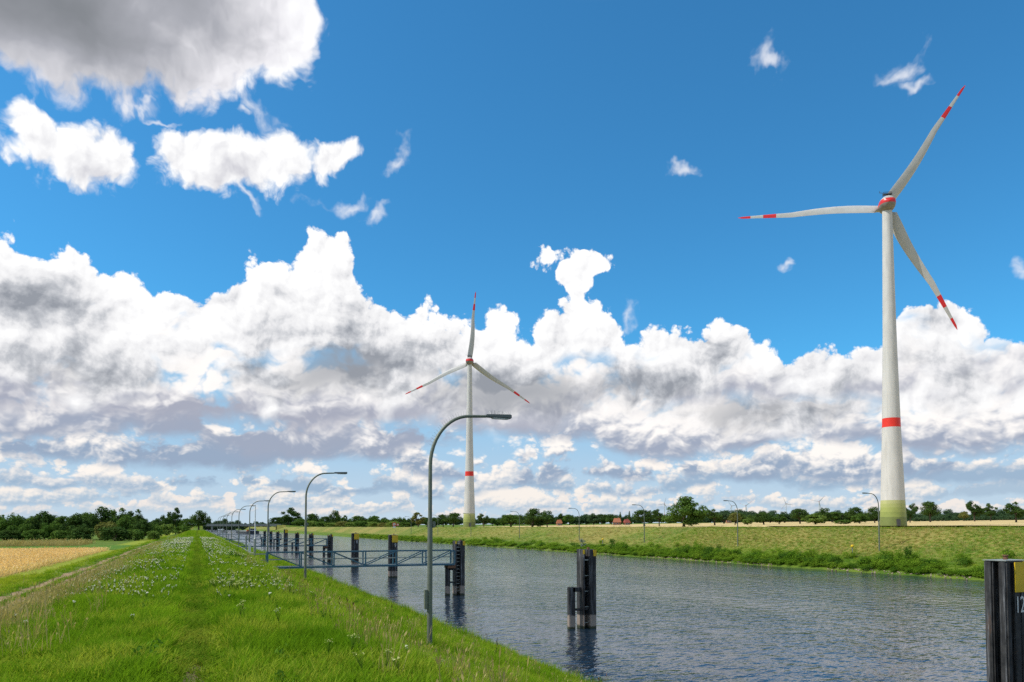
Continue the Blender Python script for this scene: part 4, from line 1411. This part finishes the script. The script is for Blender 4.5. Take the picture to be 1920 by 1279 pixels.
# ------------------------------------------------------------------ plants too many to count: instanced
def geo_instancer(name, col):
    ng = bpy.data.node_groups.new(name, 'GeometryNodeTree')
    ng.interface.new_socket('Geometry', in_out='INPUT', socket_type='NodeSocketGeometry')
    ng.interface.new_socket('Geometry', in_out='OUTPUT', socket_type='NodeSocketGeometry')
    N, L = ng.nodes, ng.links
    gi, go = N.new('NodeGroupInput'), N.new('NodeGroupOutput')
    ci = N.new('GeometryNodeCollectionInfo')
    ci.inputs['Collection'].default_value = col
    ci.inputs['Separate Children'].default_value = True
    ci.inputs['Reset Children'].default_value = True
    ip = N.new('GeometryNodeInstanceOnPoints')
    ip.inputs['Pick Instance'].default_value = True
    def attr(nm, t):
        a = N.new('GeometryNodeInputNamedAttribute')
        a.data_type = t
        a.inputs['Name'].default_value = nm
        return next(o for o in a.outputs if o.enabled and o.name == 'Attribute')
    er = N.new('FunctionNodeEulerToRotation')
    L.new(attr('rt', 'FLOAT_VECTOR'), er.inputs[0])
    L.new(er.outputs[0], ip.inputs['Rotation'])
    L.new(attr('sc', 'FLOAT_VECTOR'), ip.inputs['Scale'])
    L.new(attr('ix', 'INT'), ip.inputs['Instance Index'])
    L.new(gi.outputs[0], ip.inputs['Points'])
    L.new(ci.outputs[0], ip.inputs['Instance'])
    L.new(ip.outputs[0], go.inputs[0])
    return ng

def scatter(name, label, cat, points, protos, kind='stuff'):
    """points: (position, scale xyz, rotation, index)"""
    col = bpy.data.collections.new(name + '_sources')
    for k, me in enumerate(protos):
        col.objects.link(bpy.data.objects.new('%s_source_%02d' % (name, k), me))
    me = bpy.data.meshes.new(name)
    me.from_pydata([p[0] for p in points], [], [])
    a = me.attributes.new('sc', 'FLOAT_VECTOR', 'POINT'); a.data.foreach_set('vector', [c for p in points for c in p[1]])
    a = me.attributes.new('rt', 'FLOAT_VECTOR', 'POINT'); a.data.foreach_set('vector', [c for p in points for c in p[2]])
    a = me.attributes.new('ix', 'INT', 'POINT'); a.data.foreach_set('value', [p[3] for p in points])
    o = obj(name, me)
    md = o.modifiers.new('instances', 'NODES')
    md.node_group = geo_instancer(name, col)
    return tag(o, label, cat, None, kind)

CW, SW = math.cos(YAW), math.sin(YAW)
def project(x, y, z):
    cx, cd = x * CW - y * SW, x * SW + y * CW
    if cd < 0.5:
        return -9999, 0, cd
    return CX + FPX * cx / cd, 988 - FPX * (z - EYE) / cd, cd

def visible(x, y, z, m=160):
    px, py, d = project(x, y, z)
    return d > 1 and -m < px < 1920 + m and py < 1279 + m * 1.3, d

def tuft(seed, n, rad, h, w, lean=0.5, mat=None, seeds=0.0):
    rnd = random.Random(seed)
    vs, fs = [], []
    for _ in range(n):
        a, q = rnd.uniform(0, 6.283), rad * math.sqrt(rnd.random())
        b0 = Vector((math.cos(a) * q, math.sin(a) * q, -0.03))
        t = rnd.uniform(0, 6.283)
        d = Vector((math.cos(t), math.sin(t), 0)) * lean * rnd.uniform(0.2, 1.0)
        hh, ww = h * rnd.uniform(0.5, 1.1), w * rnd.uniform(0.7, 1.2)
        s = Vector((-d.y, d.x, 0)).normalized() if d.length > 1e-3 else Vector((1, 0, 0))
        s = (s + Vector((rnd.uniform(-.6, .6), rnd.uniform(-.6, .6), 0))).normalized()
        p1 = b0 + d * hh * 0.25 + Vector((0, 0, hh * 0.55))
        p2 = b0 + d * hh * 0.85 + Vector((0, 0, hh * rnd.uniform(0.82, 1.0)))
        i = len(vs)
        if rnd.random() < seeds:      # a stalk with a seed head
            vs += [b0 - s * ww * .3, b0 + s * ww * .3, p2 - s * ww * .3, p2 + s * ww * .3]
            fs += [(i, i + 1, i + 3, i + 2)]
            e = p2 + (p2 - p1).normalized() * hh * 0.16
            mid = (p2 + e) / 2
            i = len(vs)
            vs += [p2, mid + s * ww * 1.5, e, mid - s * ww * 1.5]
            fs += [(i, i + 1, i + 2, i + 3)]
        else:
            vs += [b0 - s * ww * .5, b0 + s * ww * .5, p1 - s * ww * .42, p1 + s * ww * .42, p2]
            fs += [(i, i + 1, i + 3, i + 2), (i + 2, i + 3, i + 4)]
    return poly_mesh('tuft', vs, fs, mat)

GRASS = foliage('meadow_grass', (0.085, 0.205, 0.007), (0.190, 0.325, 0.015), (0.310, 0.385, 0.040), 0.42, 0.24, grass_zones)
STRAW = foliage('dry_grass_stalks', (0.29, 0.235, 0.075), (0.46, 0.385, 0.165), None, 0.3, 0.5)
WHEAT = foliage('wheat_ears', (0.60, 0.43, 0.18), (0.80, 0.60, 0.29), None, 0.3, 0.3)
PETAL = foliage('white_petals', (0.84, 0.84, 0.78), (0.95, 0.94, 0.90), None, 0.4, 1.0)
PALE = foliage('pale_yellow_petals', (0.42, 0.46, 0.16), (0.60, 0.62, 0.28), None, 0.25, 1.0)
STEM = foliage('green_stems', (0.10, 0.20, 0.02), (0.16, 0.26, 0.03), None, 0.2, 1.0)

from mathutils import noise as mnoise
def nz(x, y, s, off=0.0):
    return 0.5 + 0.5 * mnoise.noise(Vector((x * s + off, y * s - off, off * 0.37)))

grnd = random.Random(2024)
gp, sp = [], []
def cells(x0, x1, y0, y1, step):
    y = y0
    while y < y1:
        x = x0
        while x < x1:
            yield x + grnd.uniform(0, step), y + grnd.uniform(0, step)
            x += step
        y += step
bands = [(5, 13, 0.085, 1.0), (13, 22, 0.125, 1.15), (22, 38, 0.20, 1.4), (38, 70, 0.36, 1.9), (70, 140, 0.75, 2.6), (140, 330, 1.7, 3.6)]
for y0, y1, st, k in bands:
    for x, y in cells(-13.4 if y1 < 120 else -12, 13.6, y0, y1, st):
        z = ground_z(x, y)
        ok, d = visible(x, y, z)
        if not ok:
            continue
        n1 = nz(x, y, 0.35, 3.0)
        n2 = nz(x, y, 1.4, 8.0)
        h = 0.50 + 0.75 * n1 + 0.5 * max(0.0, nz(x, y, 2.6, 5.5) - 0.45)
        if abs(x + 0.05 * math.sin(y)) < 0.42:
            bare = 0.9 if (abs(x) < 0.12 and y < 9.8 and n2 < 0.66) else 0.15
            if grnd.random() < bare:
                continue
            h *= 0.40
        elif abs(x) < 2.2:
            h *= 0.62 + 0.5 * n2
        elif x > 2.2:
            h *= (1.05 + 0.35 * n2) * (1.5 if x > 12.5 and n2 > 0.55 else 1.0)
        if -10.1 < x < -9.2 or -8.85 < x < -7.85:
            if grnd.random() < 0.93:
                continue
            h *= 0.35
        elif -9.2 <= x <= -8.85 or x <= -10.1:
            h *= 0.6
        s = k * grnd.uniform(0.8, 1.2)
        gp.append(((x, y, z), (s, s, min(s, 1.0 + (k - 1) * 0.45) * h), (grnd.uniform(-.12, .12), grnd.uniform(-.12, .12), grnd.uniform(0, 6.28)), grnd.randrange(6)))
        ps = 0.0
        if -7.6 < x < -2.6:
            ps = 0.13
        elif 3.2 < x < 8.0:
            ps = (0.012 + 0.03 * (n1 > 0.55)) * (0.4 if y < 16 else 1.0)
        elif x > 2.0 or x < -1.6:
            ps = 0.022
        if grnd.random() < ps:
            s = grnd.uniform(0.8, 1.2) * (1 + (k - 1) * 0.6)
            sp.append(((x, y, z), (s, s, (0.75 + 0.5 * n2) * grnd.uniform(.8, 1.1)), (0, 0, grnd.uniform(0, 6.28)), grnd.randrange(4)))
for y0, y1, st, k in ((20, 130, 0.62, 2.6), (130, 330, 1.5, 4.0)):     # the far bank
    for x, y in cells(82.0, 104.0, y0, y1, st):
        z = ground_z(x, y)
        ok, d = visible(x, y, z, 60)
        if ok:
            s = k * grnd.uniform(.7, 1.2)
            gp.append(((x, y, z), (s, s, grnd.uniform(0.5, 1.1) * (0.7 + 0.8 * nz(x, y, 0.3)) * (0.6 if x > 98 else 1.0)), (0, 0, grnd.uniform(0, 6.28)), grnd.randrange(6)))
scatter('grass', 'lush green meadow grass covering both canal banks', 'grass', gp,
        [tuft(100 + k, 24, 0.12, 0.33, 0.012, 0.62 + 0.1 * (k % 3), GRASS) for k in range(6)])
for x, y in cells(82.0, 98.5, 20, 200, 1.3):
    ok, d = visible(x, y, 3.0, 60)
    if ok and x > 85.5 and nz(x, y, 0.12, 5.0) > 0.42:
        sp.append(((x, y, ground_z(x, y)), (2.6, 2.6, grnd.uniform(.7, 1.1)), (0, 0, grnd.uniform(0, 6.28)), grnd.randrange(4)))
scatter('dry_grass', 'straw coloured seeding grass stalks on the dyke shoulders', 'dry grass', sp,
        [tuft(200 + k, 16, 0.16, 0.62, 0.008, 0.42, STRAW, 0.6) for k in range(4)])

wp = []
for x, y in cells(-150, -14.3, 20, 142, 0.8):
    z = ground_z(x, y)
    ok, d = visible(x, y, z, 120)
    if ok:
        k = 1.0 if d < 60 else 1.5
        wp.append(((x, y, z), (2.4 * k, 2.4 * k, grnd.uniform(.85, 1.1)), (0, 0, grnd.uniform(0, 6.28)), grnd.randrange(4)))
scatter('wheat', 'ripe golden wheat standing in the field left of the dyke', 'wheat', wp,
        [tuft(300 + k, 26, 0.20, 0.62, 0.012, 0.25, WHEAT, 0.8) for k in range(4)])
dp = []
for x, y in cells(-110, -24, 176, 205, 1.3):
    dp.append(((x, y, ground_z(x, y)), (4.5, 4.5, grnd.uniform(1.1, 2.0)), (0, 0, grnd.uniform(0, 6.28)), grnd.randrange(4)))
scatter('field_margin', 'dry tan field margin grass in front of the left wood', 'dry grass', dp,
        [tuft(320 + k, 26, 0.22, 0.62, 0.012, 0.3, STRAW, 0.5) for k in range(4)])

def umbel(seed, mat, heads, spread, h):
    rnd = random.Random(seed)
    bm = bmesh.new()
    for k in range(heads):
        a, q = rnd.uniform(0, 6.283), spread * math.sqrt(rnd.random())
        top = Vector((math.cos(a) * q, math.sin(a) * q, h + rnd.uniform(-.02, .02)))
        rod(bm, (0, 0, h * 0.6), top, 0.002, 0.002, 3, False)
        n0 = len(bm.faces)
        bmesh.ops.create_circle(bm, cap_ends=True, segments=6, radius=rnd.uniform(0.010, 0.017), matrix=Matrix.Translation(top) @ Matrix.Rotation(rnd.uniform(-.5, .5), 4, 'X'))
        bm.faces.ensure_lookup_table()
        for f in bm.faces[n0:]:
            f.material_index = 1
    rod(bm, (0, 0, -0.05), (0, 0, h * 0.62), 0.004, 0.003, 4, False)
    return mesh_of('flower', bm, [STEM, mat])
fp, pp = [], []
for x, y in cells(-6.0, 4.6, 8, 110, 0.24):
    z = ground_z(x, y)
    ok, d = visible(x, y, z, 40)
    if not ok or abs(x) < 0.45:
        continue
    c = nz(x, y, 0.16, 17.0) * 0.45 + nz(x, y, 0.9, 21.0) * 0.55
    if c > 0.62 - min(0.17, max(0.0, y - 10) * 0.006) and grnd.random() < (0.8 if x < 1.6 else 0.45):
        k = 0.31 * (1.0 + max(0, d - 16) / 40) * grnd.uniform(.7, 1.25)
        fp.append(((x, y, z + 0.02), (k, k, grnd.uniform(.7, 1.1)), (grnd.uniform(-.3, .3), grnd.uniform(-.3, .3), grnd.uniform(0, 6.28)), grnd.randrange(5)))
    elif grnd.random() < 0.004:
        fp.append(((x, y, z + 0.02), (0.5, 0.5, 1.0), (0, 0, grnd.uniform(0, 6.28)), grnd.randrange(5)))
    if x > 0.8 and nz(x, y, 0.35, 41.0) > 0.72 and grnd.random() < 0.25:
        pp.append(((x, y, z + 0.02), (1.2, 1.2, grnd.uniform(.8, 1.2)), (grnd.uniform(-.3, .3), grnd.uniform(-.3, .3), grnd.uniform(0, 6.28)), grnd.randrange(3)))
for px, py, n, rad in ((455, 1096, 26, 1.0), (425, 1102, 12, 0.8), (500, 1108, 5, 0.9), (645, 1222, 3, 0.4), (690, 1245, 3, 0.5), (560, 1118, 5, 0.8), (470, 1150, 4, 0.5)):
    c = at_z(px, py, 3.5)
    for _ in range(6):
        c = at_z(px, py, ground_z(c.x, c.y) + 0.25)
    for _ in range(n):
        x, y = c.x + grnd.gauss(0, rad * 0.5), c.y + grnd.gauss(0, rad)
        pp.append(((x, y, ground_z(x, y) + 0.04), (0.55, 0.55, grnd.uniform(.8, 1.3)), (grnd.uniform(-.3, .3), grnd.uniform(-.3, .3), grnd.uniform(0, 6.28)), grnd.randrange(3)))
scatter('white_wildflowers', 'white flat-topped wildflowers scattered through the dyke grass', 'wildflowers', fp,
        [umbel(400 + k, PETAL, 16 + 3 * k, 0.045 + 0.006 * k, 0.30) for k in range(5)])
scatter('pale_wildflowers', 'pale yellow-green wildflower clumps on the slope above the water', 'wildflowers', pp,
        [umbel(420 + k, PALE, 22, 0.10, 0.36) for k in range(3)])

# broad-leaved weeds and old brown stems in the dyke grass
def shrub_mesh(seed, H, W, n, size, leaf, nc=10):
    rnd = random.Random(seed)
    cen = crown_centres(rnd, W, -0.15, H, nc, 0.14 * W, 0.26 * W, 0.8, 0.2)
    vs, fs = leafy(rnd, cen, n, size)
    return poly_mesh('shrub', vs, fs, leaf)
WEED = foliage('weed_leaves', (0.070, 0.165, 0.014), (0.150, 0.265, 0.030), None, 0.3, 0.8)
BROWN = foliage('dead_dock_stems', (0.10, 0.050, 0.025), (0.18, 0.10, 0.05), None, 0.1, 1.0)
wd, bs = [], []
for x, y in cells(-6.5, 12.6, 7.5, 60, 0.42):
    z = ground_z(x, y)
    ok, d = visible(x, y, z, 40)
    if not ok or abs(x) < 0.4:
        continue
    if nz(x, y, 0.5, 61.0) > 0.55 and grnd.random() < 0.16:
        k = grnd.uniform(0.45, 0.95) * (1 + d / 80)
        wd.append(((x, y, z), (k, k, k * grnd.uniform(.8, 1.3)), (0, 0, grnd.uniform(0, 6.28)), grnd.randrange(3)))
    if x > 3.0 and grnd.random() < 0.012:
        bs.append(((x, y, z), (1, 1, grnd.uniform(.8, 1.3)), (grnd.uniform(-.2, .2), grnd.uniform(-.2, .2), grnd.uniform(0, 6.28)), grnd.randrange(2)))
scatter('weeds', 'darker broad-leaved weeds scattered through the dyke grass', 'weeds', wd, [shrub_mesh(700 + k, 0.34, 0.46, 80, 0.036, WEED, 7) for k in range(3)])
scatter('dead_stems', 'a few dead brown dock stems on the slope above the water', 'dead stems', bs, [tuft(720 + k, 4, 0.08, 0.85, 0.012, 0.3, BROWN, 1.0) for k in range(2)])

# shrubs along the far waterline
bp = []
y = 12.0
while y < 420:
    for _ in range(3 if y < 160 else 2):
        x = 81.6 + abs(grnd.gauss(0, 1.0)) * (1.7 if _ else 0.8)
        if x > 88.0:
            continue
        yy2 = y + grnd.uniform(-1, 1)
        z = ground_z(x, yy2)
        if not visible(x, yy2, z, 60)[0]:
            continue
        if nz(x, yy2, 0.21, 13.0) < 0.27:
            continue
        tall = 0.32 + 0.85 * nz(x * 0.3, yy2, 0.13, 2.0) * grnd.uniform(0.6, 1.3)
        if x < 82.3:
            tall *= 0.6
        s = grnd.uniform(0.5, 1.1) * (1.0 if y < 160 else 1.5)
        bp.append(((x, yy2, z - 0.1), (s, s, tall), (0, 0, grnd.uniform(0, 6.28)), grnd.randrange(6)))
    y += 0.45 if y < 160 else 1.2
scatter('waterside_scrub', 'tangled green shrubs and weeds lining the far waterline', 'scrub', bp,
        [shrub_mesh(500 + k, 1.8, 2.4, 760, 0.085, LEAF['shrub' if k < 5 else 'shrubd']) for k in range(6)])
for px, X, w, h, leaf, lab in ((1092, 83.2, 2.1, 2.6, 'silver', 'silvery grey shrub on the far bank behind the lone dolphin'),
                               (1885, 86.5, 2.2, 2.3, 'shrub', 'young leafy shrub on the far bank above the numbered bollard'),
                               (1702, 85.4, 1.4, 2.2, 'shrubd', 'small dark shrub on the far bank right of the turbine tower'),
                               (1148, 84.6, 2.6, 2.3, 'shrubd', 'dark green shrub on the far bank right of the silvery one')):
    p = at_X(px, X); z = ground_z(X, p.y)
    r = thing('shrub', lab, 'shrub', (X, p.y, z), 0.7, 'distinct shrubs on the far bank')
    obj('foliage', shrub_mesh(int(px), h, w, 900, 0.085, LEAF[leaf], 14), r)
    bm = bmesh.new()
    for k in range(4):
        a = k * 1.7
        sweep(bm, [(0, 0, -0.3), (0.15 * math.cos(a), 0.15 * math.sin(a), h * 0.35), (0.4 * math.cos(a), 0.4 * math.sin(a), h * 0.75)], [0.04, 0.03, 0.012], 5)
    part('stem', bm, BARK, r)

# stones at the far waterline
M['stone'] = paint('bank_stone', (0.30, 0.24, 0.17), 0.9, var=0.3, scale=2.0)
def stone(seed):
    rnd = random.Random(seed)
    bm = bmesh.new()
    bmesh.ops.create_icosphere(bm, subdivisions=1, radius=0.5)
    for v in bm.verts:
        v.co *= rnd.uniform(0.7, 1.2)
        v.co.z *= 0.6
    return mesh_of('stone', bm, M['stone'])
stp = []
y = 10.0
while y < 300:
    for _ in range(2):
        x = 80.95 + grnd.uniform(0, 0.9)
        yy2 = y + grnd.uniform(-.3, .3)
        if visible(x, yy2, 0.1, 60)[0] and nz(x, yy2, 0.09, 9.0) > 0.36:
            s = grnd.uniform(0.14, 0.32)
            stp.append(((x, yy2, ground_z(x, yy2) + 0.03), (s, s, s), (grnd.uniform(-.4, .4), grnd.uniform(-.4, .4), grnd.uniform(0, 6.28)), grnd.randrange(4)))
    y += 0.42 if y < 150 else 0.9
scatter('bank_stones', 'pale rubble stones along the far waterline', 'stones', stp, [stone(600 + k) for k in range(4)])

# far woods that read as one mass
fw = []
for px0, px1, top, d, n in ((-60, 330, 972, 520, 60), (380, 530, 979, 1500, 46), (520, 960, 973, 1300, 120), (940, 1340, 968, 900, 130), (1320, 1700, 963, 800, 130), (1690, 1960, 965, 1150, 60), (1340, 1960, 960, 2100, 130)):
    for k in range(n):
        px = px0 + (px1 - px0) * (k + grnd.random()) / n
        dd = d * grnd.uniform(.95, 1.08)
        p = at_d(px, dd)
        z = ground_z(p.x, p.y) - 0.5
        h = EYE + (988 - top) / FPX * dd - z
        if h < 3:
            continue
        h *= grnd.uniform(.8, 1.05)
        s = grnd.uniform(.8, 1.3) * max(h / 10.0, 0.8)
        fw.append(((p.x, p.y, z), (s, s, h / 10.0), (0, 0, grnd.uniform(0, 6.28)), grnd.randrange(3)))
for k in range(120):      # low hedges across the right-hand fields
    p = at_d(1670 + 270 * grnd.random(), (500 if k % 3 else 620) * grnd.uniform(.985, 1.015))
    s = grnd.uniform(.25, .45)
    fw.append(((p.x, p.y, ground_z(p.x, p.y) - 0.3), (s, s, s * grnd.uniform(.5, 1.0)), (0, 0, grnd.uniform(0, 6.28)), grnd.randrange(3)))
cms = []
for nm in ('full', 'fullb', 'oakb'):
    c = PROTO[nm][3].copy()
    c.materials.clear(); c.materials.append(LEAF['blue'])
    cms.append(c)
scatter('far_wood', 'distant hazy wooded belt along the whole horizon', 'wood', fw, cms)
